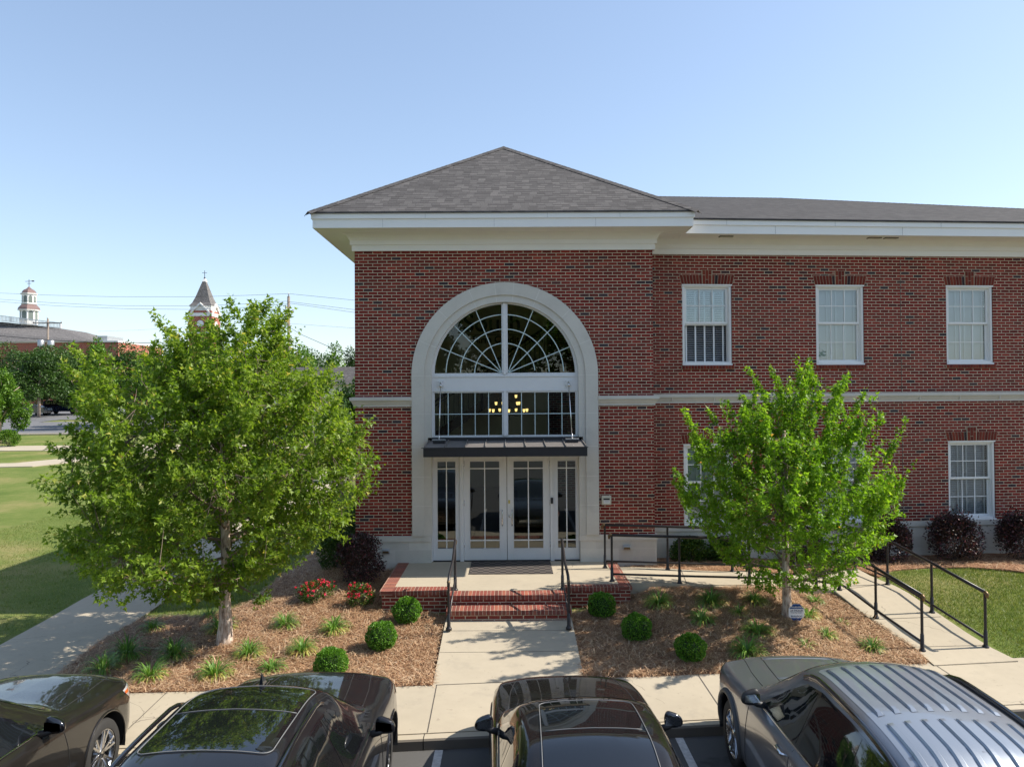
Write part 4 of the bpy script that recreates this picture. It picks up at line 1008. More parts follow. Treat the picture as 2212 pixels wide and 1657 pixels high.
# ================================================================== VEGETATION
def seg_leaves(segs, per_m, size, rng, droop=.55, spread=.07):
    P, D, S = [], [], []
    for a, b in segs:
        L = np.linalg.norm(b-a); n = max(1, int(L*per_m)); t = rng.random(n)[:, None]
        p = a+(b-a)*t; d = (b-a)/max(L, 1e-6)
        o = rng.normal(size=(n, 3)); o = o/np.linalg.norm(o, axis=1, keepdims=True)
        dirs = o*.8+d*.5-np.array([0, 0, 1])*droop*rng.random((n, 1))
        P.append(p+o*spread*rng.random((n, 1))); D.append(dirs); S.append(size*rng.uniform(.6, 1.25, n))
    return np.concatenate(P), np.concatenate(D), np.concatenate(S)

def near_tree(name, label, base, trunk_h, trunk_r, env, centre, zlimbs, nlimb, elev, per_m, size, leafmat, seed, twig_len, up_bend, spread, trunk_top, nfill=0, nshoot=0, shoot0=.45, sout=.32, sl=(.35, .7)):
    """env: [(z, r)] crown radius above the ground; limbs run from the trunk to the envelope"""
    rng = np.random.default_rng(seed)
    t_ = thing(name, label, 'tree', base)
    ez = [e[0] for e in env]; er = [e[1] for e in env]
    bz = base[2]
    ec = [e[2] for e in env]
    ph = rng.uniform(0, 6.28, 4)
    def ctr(z): return float(np.interp(z, ez, ec))
    def radat(z, th): return float(np.interp(z, ez, er, left=0, right=0))*(1+.10*math.sin(3*th+ph[0]+z*1.3)+.08*math.sin(5*th+ph[1]-z*2.1))
    # trunk
    tp = []; x = y = 0.0
    for k in range(12):
        f = k/11; tp.append((x, y, f*trunk_top)); x += rng.normal(0, .018); y += rng.normal(0, .018)
    tr = MB(); rr = [trunk_r*(1.35 if k == 0 else 1.08 if k == 1 else 1)*(1-.75*k/11)+.008 for k in range(12)]
    tr.tube([(tp[0][0], tp[0][1], -.15)]+tp, [rr[0]*1.25]+rr, 14); tr.build('trunk', 'bark', t_)
    br = MB(); segs = []
    ga = 2.39996
    def tpos(z): return np.array([np.interp(z, [p[2] for p in tp], [p[0] for p in tp]), np.interp(z, [p[2] for p in tp], [p[1] for p in tp]), z])
    for i in range(nlimb):
        f = (i+.5)/nlimb; z0 = zlimbs[0]+(zlimbs[1]-zlimbs[0])*f
        az = i*ga+rng.normal(0, .2); el = math.radians(elev[0]+(elev[1]-elev[0])*f**.8+rng.normal(0, 6))
        d = np.array([math.cos(az)*math.cos(el), math.sin(az)*math.cos(el), math.sin(el)])
        p = tpos(z0); pts = [p.copy()]; lim = rng.uniform(.86, 1.08)
        for k in range(60):
            d = d+np.array([0, 0, up_bend])*.12+rng.normal(0, .05, 3); d /= np.linalg.norm(d)
            p = p+d*.13; pts.append(p.copy())
            cxx = ctr(p[2]+bz); r = radat(p[2]+bz, math.atan2(p[1], p[0]-cxx))*lim
            if math.hypot(p[0]-cxx, p[1]) > r and k > 3: break
            if p[2]+bz > ez[-1]*.97: break
        n = len(pts); r0 = trunk_r*.30*(1-.4*f)
        br.tube([tuple(q) for q in pts], [max(.004, r0*(1-k/(n))) for k in range(n)], 6, 0)
        for k in range(1, n):
            if k > n*.25: segs.append((pts[k-1], pts[k]))
        for k in range(max(2, int(n*.18)), n, 1):
            if rng.random() < .12: continue
            fr_ = k/n; L = twig_len*(1.15-.75*fr_)*rng.uniform(.5, 1.2)
            dd = pts[min(k, n-1)]-pts[k-1]; dd /= np.linalg.norm(dd)
            o = rng.normal(size=3); o -= dd*np.dot(o, dd); o /= np.linalg.norm(o)
            td = dd*.75+o*.8+np.array([0, 0, up_bend*1.1]); td /= np.linalg.norm(td)
            q = pts[k]; tw = [q]; m = max(2, int(L/.1))
            for j in range(m):
                td = td+rng.normal(0, .10, 3)+np.array([0, 0, up_bend*.12]); td /= np.linalg.norm(td); q = q+td*.1; tw.append(q)
                segs.append((tw[-2], tw[-1]))
                if j > 0 and rng.random() < .42:
                    o = rng.normal(size=3); o[2] = abs(o[2])*.5; s2 = td*.6+o*.55; s2 /= np.linalg.norm(s2); e = q+s2*rng.uniform(.10, .24)*(twig_len/.6); segs.append((q, e))
            if (k % 2) == 0: br.tube([tuple(w) for w in tw], [max(.0025, .008*(1-j/len(tw))) for j in range(len(tw))], 4, 0, False)
    # sprays that fill the crown out to its outline
    LP = np.array([q for sgm in segs for q in (sgm[1],)])
    for _ in range(nfill):
        for _t in range(30):
            zz = rng.uniform(ez[0], ez[-1]); th = rng.uniform(0, 2*math.pi); rr_ = radat(zz, th); rad = math.sqrt(rng.uniform(.12, 1))*rr_
            if rng.random() < (rr_/max(er))**1.2: break
        q = np.array([ctr(zz)+rad*math.cos(th), rad*math.sin(th), zz-bz])
        dist = np.linalg.norm(LP-q, axis=1); j = int(np.argmin(dist))
        if dist[j] > .95 or math.sin(q[0]*4.1+ph[2])*math.sin(q[1]*3.7+ph[3])*math.sin(q[2]*4.3) > .22: continue
        a0 = LP[j]; mid = (a0+q)/2+np.array([0, 0, -.03]); br.tube([tuple(a0), tuple(mid), tuple(q)], [.006, .004, .0025], 4, 0, False)
        if dist[j] > .12: segs.append((mid, q))
        o = np.array([math.cos(th), math.sin(th), up_bend*1.6+rng.normal(0, .2)]); o /= np.linalg.norm(o); p = q
        for _k in range(rng.integers(2, 5)):
            o = o+rng.normal(0, .22, 3); o /= np.linalg.norm(o); p2 = p+o*.10; segs.append((p, p2)); p = p2
    br.build('limb', 'twig', t_)['kind'] = 'stuff'
    for _ in range(nshoot):      # upright shoots with leaves held close
        zz = rng.uniform(ez[0]+shoot0*(ez[-1]-ez[0]), ez[-1]-.1); th = rng.uniform(0, 2*math.pi); rad = rng.uniform(.62, 1.04)*radat(zz, th)
        p = np.array([ctr(zz)+rad*math.cos(th), rad*math.sin(th), zz-bz]); j = int(np.argmin(np.linalg.norm(LP-p, axis=1))); segs.append((LP[j], p)); br.tube([tuple(LP[j]), tuple(p)], .006, 4, 0, False)
        d = np.array([math.cos(th)*sout, math.sin(th)*sout, 1.0]); d /= np.linalg.norm(d); L = rng.uniform(*sl); q = [p]
        for _k in range(int(L/.09)):
            d = d+rng.normal(0, .05, 3); d /= np.linalg.norm(d); q.append(q[-1]+d*.09); segs.append((q[-2], q[-1])); segs.append((q[-2], q[-1]))
            if _k < L/.09*.6: o = rng.normal(size=3); o[2] = .4; o /= np.linalg.norm(o); segs.append((q[-1], q[-1]+o*.09))
        br.tube([tuple(w) for w in q], [.006*(1-k/len(q))+.0015 for k in range(len(q))], 4, 0, False)
    P, D, S = seg_leaves([(np.array(a), np.array(b)) for a, b in segs], per_m, size, rng, spread=spread)
    nz = np.sin(P[:, 0]*5.3+ph[0])*np.sin(P[:, 1]*4.9+ph[1])+np.sin(P[:, 1]*3.1+P[:, 2]*5.7+ph[2])*np.sin(P[:, 0]*3.7-P[:, 2]*4.1+ph[3])
    kp = (nz > -.42) | (rng.random(len(P)) < .22); P, D, S, nz = P[kp], D[kp], S[kp], nz[kp]
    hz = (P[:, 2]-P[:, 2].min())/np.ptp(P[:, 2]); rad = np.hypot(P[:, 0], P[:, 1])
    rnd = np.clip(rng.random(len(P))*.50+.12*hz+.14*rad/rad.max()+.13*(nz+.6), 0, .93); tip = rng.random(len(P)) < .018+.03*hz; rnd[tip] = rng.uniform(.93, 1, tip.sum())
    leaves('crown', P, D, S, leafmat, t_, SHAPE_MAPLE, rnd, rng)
    print(name, 'leaves', len(P)); return t_
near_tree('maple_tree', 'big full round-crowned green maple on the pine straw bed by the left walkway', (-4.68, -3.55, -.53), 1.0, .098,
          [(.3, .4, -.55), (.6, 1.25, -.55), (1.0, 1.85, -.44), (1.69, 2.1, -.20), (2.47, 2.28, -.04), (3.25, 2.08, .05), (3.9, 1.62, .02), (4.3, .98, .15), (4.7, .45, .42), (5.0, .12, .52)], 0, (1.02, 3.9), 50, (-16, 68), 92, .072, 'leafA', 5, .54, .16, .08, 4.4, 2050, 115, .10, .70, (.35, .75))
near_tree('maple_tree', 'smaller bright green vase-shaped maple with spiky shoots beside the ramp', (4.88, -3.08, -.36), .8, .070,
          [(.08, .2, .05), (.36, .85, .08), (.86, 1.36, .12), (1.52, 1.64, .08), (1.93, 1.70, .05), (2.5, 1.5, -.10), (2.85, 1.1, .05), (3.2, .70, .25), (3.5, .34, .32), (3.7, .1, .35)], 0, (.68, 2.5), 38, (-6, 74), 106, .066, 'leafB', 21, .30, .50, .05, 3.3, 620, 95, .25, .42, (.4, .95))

# clipped box balls
def boxball(label, x, y, r, seed, grp='clipped box balls in the beds'):
    rng = np.random.default_rng(seed); t_ = thing('boxwood_ball', label, 'shrub', (x, y, G(x, y)), 0, grp)
    n = 5200; u = norm(rng.normal(size=(n, 3))); u[:, 2] = np.where(u[:, 2] < -.75, -u[:, 2], u[:, 2])
    bump = 1+.06*np.sin(u[:, 0]*5+seed)*np.sin(u[:, 1]*4+seed*2)+.04*np.sin(u[:, 2]*7+seed)+.035*np.sin(u[:, 0]*13+u[:, 2]*9)
    rr = r*bump*(1-.13*rng.random(n)**1.5); P = u*rr[:, None]*np.array([1, 1, .93])+np.array([0, 0, r*.90])
    D = u+rng.normal(0, .7, (n, 3)); leaves('foliage', P, D, rng.uniform(.018, .034, n), 'leafBox', t_, SHAPE_OVAL, None, rng)
    m = MB(); m.lathe([(r*.80*math.sin(a), r*.90-r*.80*math.cos(a)) for a in np.linspace(0, math.pi, 10)], 14); m.build('stem', simple('box_inner', (.014, .03, .008), .9) if 'box_inner' not in bpy.data.materials else bpy.data.materials['box_inner'], t_)  # dark ball filling the inside of the foliage
    return t_
boxball('clipped round box ball left of the steps, nearest the landing', -1.75, -2.78, .245, 1)
boxball('clipped round box ball left of the entrance walk, midway down its bed', -2.02, -3.85, .245, 2)
boxball('squat clipped box shrub just beyond the black SUV with the glass roof', -2.60, -4.83, .235, 3)
boxball('clipped round box ball right of the steps, nearest the landing', 1.72, -2.60, .245, 4)
boxball('clipped round box ball right of the entrance walk, midway down its bed', 2.18, -3.58, .245, 5)
boxball('dark clipped box ball between the sidewalk and the ramp maple', 2.86, -4.45, .225, 6)

def shrub(name, label, x, y, z, rx, ry, h, mat, n, size, seed, grp=None, spiky=0.12, flowers=0, cat='shrub', hollow=.55):
    rng = np.random.default_rng(seed); t_ = thing(name, label, cat, (x, y, z), 0, grp)
    k = 46; c = norm(rng.normal(size=(k, 3))); c[:, 2] = np.where(c[:, 2] < -.75, -c[:, 2], c[:, 2])
    c = c*rng.uniform(.55, .92, (k, 1)); ci = rng.integers(0, k, n)
    P = c[ci]+rng.normal(0, .17, (n, 3)); L = np.linalg.norm(P, axis=1)
    m = L > 1.06; P[m] *= (1.0/L[m])[:, None]
    sp = rng.random(n) < .18; out = norm(P[sp]); P[sp] = P[sp]+(out*.4+np.array([0, 0, .9]))*(rng.random((sp.sum(), 1))*spiky*2.2)
    P = P*np.array([rx, ry, h*.53])+np.array([0, 0, h*.47]); P[:, 2] = np.maximum(P[:, 2], .02)
    D = norm(P-np.array([0, 0, h*.3]))+rng.normal(0, .7, (n, 3))
    leaves('foliage', P, D, size*rng.uniform(.6, 1.3, n), mat, t_, SHAPE_OVAL, None, rng)
    m = MB()
    for i in range(9):
        a = rng.uniform(0, 6.28); e = Vector((math.cos(a)*rx*.5, math.sin(a)*ry*.5, h*.7)); m.tube([(0, 0, -.05), e*.5, e], [.014, .009, .004], 5)
    m.build('stem', 'twig', t_)
    if flowers:
        q = rng.integers(0, n, flowers*3); q = q[P[q, 2] > h*.42][:flowers]; c = P[q]+norm(P[q]-np.array([0, 0, h*.3]))*.02
        PP = np.repeat(c, 9, 0); DD = norm(rng.normal(size=(len(PP), 3))+np.array([0, -.3, .8]))
        leaves('blossom', PP, DD, rng.uniform(.028, .046, len(PP)), 'petal', t_, SHAPE_OVAL, None, rng)['kind'] = 'stuff'
    return t_
shrub('rose_bush', 'low red-flowering rose bush left of the other, in front of the green hedge', -3.62, -1.72, G(-3.62, -1.72), .36, .28, .40, 'leafShrub', 2300, .035, 31, 'red rose bushes', .1, 62)
shrub('rose_bush', 'red-flowering rose bush close to the brick corner of the landing', -2.74, -1.98, G(-2.74, -1.98), .28, .26, .42, 'leafShrub', 2100, .035, 32, 'red rose bushes', .1, 66)
shrub('purple_bush', 'big round dark purple-leaved bush at the left corner of the building', -2.98, -.72, G(-3, -.7), .50, .42, 1.0, 'leafPurple', 7500, .045, 33, 'purple-leaved bushes', .06)
shrub('purple_bush', 'dark purple-leaved bush half hidden behind the ramp railing by the wing wall', 8.45, .50, -.2, .52, .40, 1.0, 'leafPurple', 7500, .05, 34, 'purple-leaved bushes', .16)
shrub('purple_bush', 'dark purple-leaved bush below the right-hand ground-floor window', 9.98, .52, -.2, .62, .45, 1.02, 'leafPurple', 9000, .05, 35, 'purple-leaved bushes', .16)
shrub('purple_bush', 'dark purple-leaved bush cut off by the right edge of the photo', 11.62, .60, -.2, .60, .45, 1.05, 'leafPurple', 8000, .05, 36, 'purple-leaved bushes', .16)
shrub('green_shrub', 'rounded green shrub against the wing base beside the brick corner', 4.05, .38, -.2, .42, .30, .62, 'leafShrub', 4200, .05, 37, 'green shrubs along the wing', .05)
shrub('green_shrub', 'rounded green shrub second from the pavilion along the wing base', 4.85, .42, -.2, .42, .30, .60, 'leafShrub', 4200, .05, 38, 'green shrubs along the wing', .05)
shrub('purple_bush', 'low dark bush at the wing base hidden behind the maple trunk', 6.6, .45, -.2, .45, .35, .8, 'leafPurple', 5000, .05, 40, 'purple-leaved bushes', .12)
shrub('green_shrub', 'upright dark green shrub at the left side wall behind the purple bush', -3.75, .35, G(-3.75, .35), .36, .45, .85, 'leafShrub', 5200, .045, 41, 'shrubs along the left side wall')
shrub('green_shrub', 'dark green shrub along the left side wall, farther back by the brick corner', -3.80, 1.6, G(-3.8, 1.6), .45, .6, 1.0, 'leafShrub', 5200, .045, 42, 'shrubs along the left side wall')
shrub('green_shrub', 'darkest shrub at the far end of the left side wall', -3.9, 3.4, G(-3.9, 3.4), .5, .9, .9, 'leafShrub', 5200, .05, 43, 'shrubs along the left side wall')

# liriope tufts
def tuft(label, x, y, r, h, n, seed, yellow=.35):
    rng = np.random.default_rng(seed); t_ = link('liriope_clump', None, None, (x, y, G(x, y)+.02)); t_.empty_display_size = .1
    th = rng.uniform(0, 2*np.pi, n); e = rng.random(n)**.75; L = h*(1.05+.35*rng.random(n)); el = np.radians(82-62*e+rng.normal(0, 6, n))
    base = np.stack([np.cos(th)*.05*rng.random(n), np.sin(th)*.05*rng.random(n), 0*th], 1)
    k = 5; V = []; az = np.stack([np.cos(th), np.sin(th), 0*th], 1); sd_ = np.stack([-np.sin(th), np.cos(th), 0*th], 1)
    p = base.copy(); a = el.copy(); pts = [p.copy()]
    for j in range(k-1):
        p = p+(az*np.cos(a)[:, None]+np.array([0, 0, 1])*np.sin(a)[:, None])*(L/(k-1))[:, None]; a = a-np.radians(22+28*e)*(.5+.5*j); p[:, 2] = np.maximum(p[:, 2], .008); pts.append(p.copy())
    w = np.array([.006, .0075, .0065, .0045, .0008])
    for j in range(k): V.append(pts[j]-sd_*w[j]); V.append(pts[j]+sd_*w[j])
    V = np.stack(V, 1).reshape(-1, 3); o = (np.arange(n)*2*k)[:, None]
    F = np.concatenate([o+np.array([[2*j, 2*j+1, 2*j+3, 2*j+2]]) for j in range(k-1)], 0)
    rnd = rng.random(n)*.76; yl = (e > .55) & (rng.random(n) < yellow*1.6); rnd[yl] = rng.uniform(.8, 1, yl.sum())
    m = fastmesh('liriope_clump', V, F, 'blade', None, np.repeat(rnd, 2*k), (x, y, G(x, y)+.02))
    bpy.data.objects.remove(t_)
    return tag(m, label, 'plant', 'grassy liriope clumps in the beds')
LT = [(-6.07, -3.98, .44, 150, .1, 'largest liriope clump, at the walkway edge of the left bed'), (-5.29, -4.02, .38, 150, .15, 'broad liriope clump left of the big maple trunk'),
      (-6.12, -4.6, .36, 120, .1, 'shaded liriope clump behind the hood of the leftmost black vehicle'), (-5.27, -4.88, .33, 130, .5, 'yellow-fringed liriope clump near the sidewalk between the two left vehicles'),
      (-4.33, -4.84, .34, 140, .85, 'yellowest liriope clump, in front of the big maple trunk'), (-4.10, -4.05, .33, 130, .6, 'yellow-edged liriope clump just right of the big maple trunk base'),
      (-3.56, -4.62, .28, 110, .2, 'green liriope clump peeking over the hood of the SUV with the glass roof'), (-3.27, -3.97, .32, 120, .7, 'yellow-tipped liriope clump in the middle of the left bed'),
      (-3.85, -2.92, .33, 120, .25, 'green liriope clump with dry leaves at its foot, below the left rose bush'), (-2.95, -3.17, .35, 130, .45, 'liriope clump below the right rose bush'),
      (-4.69, -1.6, .22, 80, .1, 'small liriope clump at the lawn edge left of the rose bushes'), (-5.50, -2.12, .24, 80, .1, 'small shaded liriope clump at the lawn edge behind the big maple'),
      (-6.30, -2.68, .28, 90, .3, 'small liriope clump near the bend of the left walkway'), (-4.98, -2.93, .36, 140, .3, 'liriope clump directly behind the big maple trunk'),
      (2.77, -2.55, .36, 140, .4, 'liriope clump against the ramp near the right end of the landing'), (3.36, -3.25, .32, 110, .1, 'dark shaded liriope clump in the middle of the right bed'),
      (3.70, -2.56, .36, 140, .4, 'liriope clump against the ramp between two railing posts'), (4.50, -2.54, .30, 110, .7, 'yellowish liriope clump just left of the ramp maple trunk'),
      (4.09, -2.94, .22, 60, .6, 'sparse small liriope clump left of the ramp maple'), (4.15, -3.70, .34, 130, .15, 'liriope clump in the ramp maple\'s shade'),
      (3.76, -4.38, .37, 150, .15, 'fresh green liriope clump above the nose of the grey SUV'), (5.28, -2.98, .26, 90, .5, 'liriope clump right behind the blue and white yard sign'),
      (5.77, -2.10, .24, 60, .1, 'thin liriope clump near the corner of the ramp'), (5.85, -3.05, .15, 40, .2, 'tiny liriope sprout beside the sloping ramp'),
      (5.28, -3.75, .22, 60, .3, 'small pale liriope clump right of the yard sign'), (5.86, -4.06, .28, 90, .3, 'low liriope clump beside the windscreen of the grey SUV'), (4.80, -4.1, .18, 35, .8, 'nearly dead liriope clump above the grey hood')]
for i, (x, y, h, n, yl, lab) in enumerate(LT): tuft(lab, x, y, .3, h*.90, int(n*1.35), 100+i, yl)

# yard sign
YS = thing('yard_sign', 'blue and white octagonal security warning sign at the foot of the ramp maple', 'sign', (4.97, -3.28, G(4.97, -3.28)), R(-3))
o8 = [(math.cos(R(22.5+45*k))*.135*1.04, .205+math.sin(R(22.5+45*k))*.150*1.04) for k in range(8)]
m = MB(); m.prism(o8, -.006, .006, 0)
xb = 1.0
def cutband(z0, z1):
    bm = bmesh.new(); f = bm.faces.new([bm.verts.new((p[0]*.985, 0, .205+(p[1]-.205)*.985)) for p in o8])
    for co, no in (((0, 0, z0), (0, 0, -1)), ((0, 0, z1), (0, 0, 1))): bmesh.ops.bisect_plane(bm, geom=bm.verts[:]+bm.edges[:]+bm.faces[:], plane_co=co, plane_no=no, clear_outer=True)
    r = [tuple(v.co) for v in bm.faces[:][0].verts] if bm.faces else []; bm.free(); return r
blue = simple('sign_blue', (.012, .10, .40), .4, var=.03)
for z0, z1 in ((.268, .40), (0.0, .112)):
    r = cutband(z0, z1); m.add([(a, -.0075, c) for a, b, c in r], [tuple(range(len(r)))], 1); m.add([(a, -.0075, c) for a, b, c in r], [tuple(range(len(r)-1, -1, -1))], 1)
m.build('sign_plate', ['vinyl', blue], YS)
m = MB(); m.tube([(0, .012, -.25), (0, .012, .30)], .006, 6); m.build('stake', 'gal', YS)
navy = simple('sign_navy', (.02, .03, .12), .5); wht = M['vinyl']
for body, z, s_, mt in (('WARNING', .283, .042, wht), ('24 HOUR', .222, .052, navy), ('MONITORED SECURITY', .196, .019, navy), ('BULLDOG', .128, .042, navy)):
    text(body, 0, -.010, z, s_, mt, 'sign_text', 1.0, .001, YS, align='CENTER')

# ================================================================== VEHICLES
def smooth_interp(xs_, ys_, x):
    """monotone-ish cubic through key values"""
    xs_ = np.array(xs_, float); ys_ = np.array(ys_, float); h = np.diff(xs_); d = np.diff(ys_)/h
    m = np.zeros(len(xs_)); m[1:-1] = np.where(d[:-1]*d[1:] > 0, 2*d[:-1]*d[1:]/(d[:-1]+d[1:]+1e-12), 0); m[0] = d[0]; m[-1] = d[-1]
    i = np.clip(np.searchsorted(xs_, x)-1, 0, len(h)-1); t = np.clip((x-xs_[i])/h[i], 0, 1)
    return ((2*t**3-3*t**2+1)*ys_[i]+(t**3-2*t**2+t)*h[i]*m[i]+(-2*t**3+3*t**2)*ys_[i+1]+(t**3-t**2)*h[i]*m[i+1])
def chaikin(p, n=2):
    for _ in range(n):
        q = [p[0]]
        for a, b in zip(p[:-1], p[1:]): q += [tuple(.78*np.array(a)+.22*np.array(b)), tuple(.22*np.array(a)+.78*np.array(b))]
        q.append(p[-1]); p = q
    return p
class Car:
    """local axes: +y is the nose; x across; z up; s = distance behind the nose"""
    def __init__(c, sp): c.sp = sp; c.L = sp['L']
    def k(c, name, s): q = c.sp[name]; return float(smooth_interp([a for a, b in q], [b for a, b in q], s))
    def section(c, s):
        w = c.k('w', s); zs = c.k('zs', s); wr = c.k('wr', s); ze = c.k('ze', s); zc = c.k('zc', s); zl = c.k('zl', s)
        wg = w-.085
        zm = zl+(zs-zl)*.55
        pts = [(0, zl), (w*.82, zl), (w-.03, zl+.03), (w-.005, zl+.16), (w, zm), (w-.012, zs-.16), (w-.028, zs-.05), (wg+.012, zs), (wg-.01, zs+.012), (wr, ze), (wr*.78, ze+(zc-ze)*.55), (wr*.4, ze+(zc-ze)*.9), (0, zc)]
        return chaikin(pts, 2)
    def grid(c, n=110):
        s0 = np.unique(np.concatenate([np.linspace(0, c.L, n), np.linspace(0, .35, 14), np.linspace(c.L-.25, c.L, 8)]))
        return s0, [c.section(s) for s in s0]
    def side_y(c, s, z):
        p = c.section(s); best = None
        for (a, b) in zip(p[:-1], p[1:]):
            if a[0] < .3 and b[0] < .3 and a[1] < .7: continue
            if (a[1]-z)*(b[1]-z) <= 0 and abs(a[1]-b[1]) > 1e-9:
                t = (z-a[1])/(b[1]-a[1]); best = a[0]+t*(b[0]-a[0])
        return best if best is not None else c.k('w', s)
    def top_z(c, s, x):
        p = c.section(s); x = abs(x)
        for (a, b) in zip(reversed(p[1:]), reversed(p[:-1])):
            if a[0] <= x <= b[0] and b[0] > a[0]: t = (x-a[0])/(b[0]-a[0]); return a[1]+t*(b[1]-a[1])
        return c.k('zs', s)
    def body(c, paint, root):
        s0, secs = c.grid(); n = len(secs[0]); V = []; arches = c.sp['wheels']; ra = c.sp['arch']; zw = c.sp['rw']
        for s, p in zip(s0, secs):
            for q in p: V.append([q[0], -s, q[1]])
        V = np.array(V); m = len(s0); fs = []
        for i in range(m-1):
            for j in range(n-1):
                ids = (i*n+j, i*n+j+1, (i+1)*n+j+1, (i+1)*n+j)
                ctr = V[list(ids)].mean(0); cut = any(math.hypot(-ctr[1]-sw, ctr[2]-zw) < ra for sw in arches) and ctr[0] > .45
                if not cut: fs.append(ids)
        used = set(i for f in fs for i in f)
        # snap the ragged arch edge to the circle
        edge = {}
        for f in fs:
            for a, b in zip(f, f[1:]+f[:1]): e = (min(a, b), max(a, b)); edge[e] = edge.get(e, 0)+1
        bv = set(v for e, k_ in edge.items() if k_ == 1 for v in e)
        for v in bv:
            for sw in arches:
                dx, dz = -V[v][1]-sw, V[v][2]-zw; r = math.hypot(dx, dz)
                if r < ra+.09 and V[v][0] > .45: V[v][1] = -(sw+dx/r*ra); V[v][2] = zw+dz/r*ra
        VV = [tuple(v) for v in V]+[(-v[0], v[1], v[2]) for v in V]; N = len(V)
        F = list(fs)+[tuple(i+N for i in reversed(f)) for f in fs]
        mb = MB(); mb.add(VV, [tuple(reversed(f)) for f in F], 0, True)
        a0 = list(range(n)); mb.add([VV[i] for i in a0]+[VV[i+N] for i in reversed(a0)], [tuple(range(2*n-1, -1, -1))], 0)
        a1 = [(m-1)*n+i for i in range(n)]; mb.add([VV[i] for i in a1]+[VV[i+N] for i in reversed(a1)], [tuple(range(2*n))], 0)
        # wheel wells, arch liners
        for sw in arches:
            for sd_ in (-1, 1):
                ring = []
                for k_ in range(25):
                    a = math.pi*k_/24*1.16-.25; ring.append((sw+ra*math.cos(a), zw+ra*math.sin(a)))
                w = max(c.k('w', sw)-.02, .5)
                vs = [(sd_*w, -p[0], p[1]) for p in ring]+[(sd_*.42, -p[0], p[1]) for p in ring]
                mb.add(vs, [(i, i+1, i+26, i+25) for i in range(24)]+[tuple(range(25, 50))], 1)
        o = mb.build('body', [paint, 'plastic'], root); bm = bmesh.new(); bm.from_mesh(o.data); bmesh.ops.remove_doubles(bm, verts=bm.verts[:], dist=.0006); bmesh.ops.recalc_face_normals(bm, faces=bm.faces[:])
        for f in bm.faces: f.smooth = True
        bm.to_mesh(o.data); bm.free(); return o
    def panel(c, name, poly, mode, off, mat, root, side=1, cell=.07, thick=0.0):
        """mode 'side': poly in (s,z); mode 'top': poly in (x,s)"""
        bm = bmesh.new(); f = bm.faces.new([bm.verts.new((p[0], p[1], 0)) for p in poly]); bmesh.ops.triangulate(bm, faces=[f])
        for ax in (0, 1):
            lo = min(p[ax] for p in poly); hi = max(p[ax] for p in poly); q = lo+cell
            while q < hi:
                co = [0, 0, 0]; co[ax] = q; no = [0, 0, 0]; no[ax] = 1
                bmesh.ops.bisect_plane(bm, geom=bm.verts[:]+bm.edges[:]+bm.faces[:], plane_co=co, plane_no=no, dist=1e-5); q += cell
        for v in bm.verts:
            a, b = v.co.x, v.co.y
            if mode == 'side': v.co = Vector((side*(c.side_y(a, b)+off), -a, b))
            else: v.co = Vector((a, -b, c.top_z(b, a)+off))
        bmesh.ops.recalc_face_normals(bm, faces=bm.faces[:])
        f0 = max(bm.faces, key=lambda f: f.calc_area())
        want = Vector((side, 0, 0)) if mode == 'side' else Vector((0, 0, 1))
        if f0.normal.dot(want) < 0: bmesh.ops.reverse_faces(bm, faces=bm.faces[:])
        mb = MB(); mb.bm(bm, 0, True); bm.free(); return mb.build(name, mat, root)
    def line(c, pts, mode, w, off, mb, side=1, mi=0, step=.06):
        P = []
        for a, b in zip(pts[:-1], pts[1:]):
            k_ = max(1, int(math.hypot(b[0]-a[0], b[1]-a[1])/step))
            for i in range(k_): P.append((a[0]+(b[0]-a[0])*i/k_, a[1]+(b[1]-a[1])*i/k_))
        P.append(pts[-1]); Q = []
        for a, b in P: Q.append(Vector((side*(c.side_y(a, b)+off), -a, b)) if mode == 'side' else Vector((a, -b, c.top_z(b, a)+off)))
        mb.tube(Q, w, 5, mi)
def rrect(x0, x1, s0, s1, r, n=5, taper=0.0):
    pts = []
    for cx, cy, a0 in ((x1-r, s1-r, 0), (x0+r, s1-r, 90), (x0+r, s0+r, 180), (x1-r, s0+r, 270)):
        for k in range(n+1): a = R(a0+90*k/n); pts.append((cx+r*math.cos(a), cy+r*math.sin(a)))
    if taper: pts = [(x*(1+taper*(s-s0)/(s1-s0)), s) for x, s in pts]
    return pts
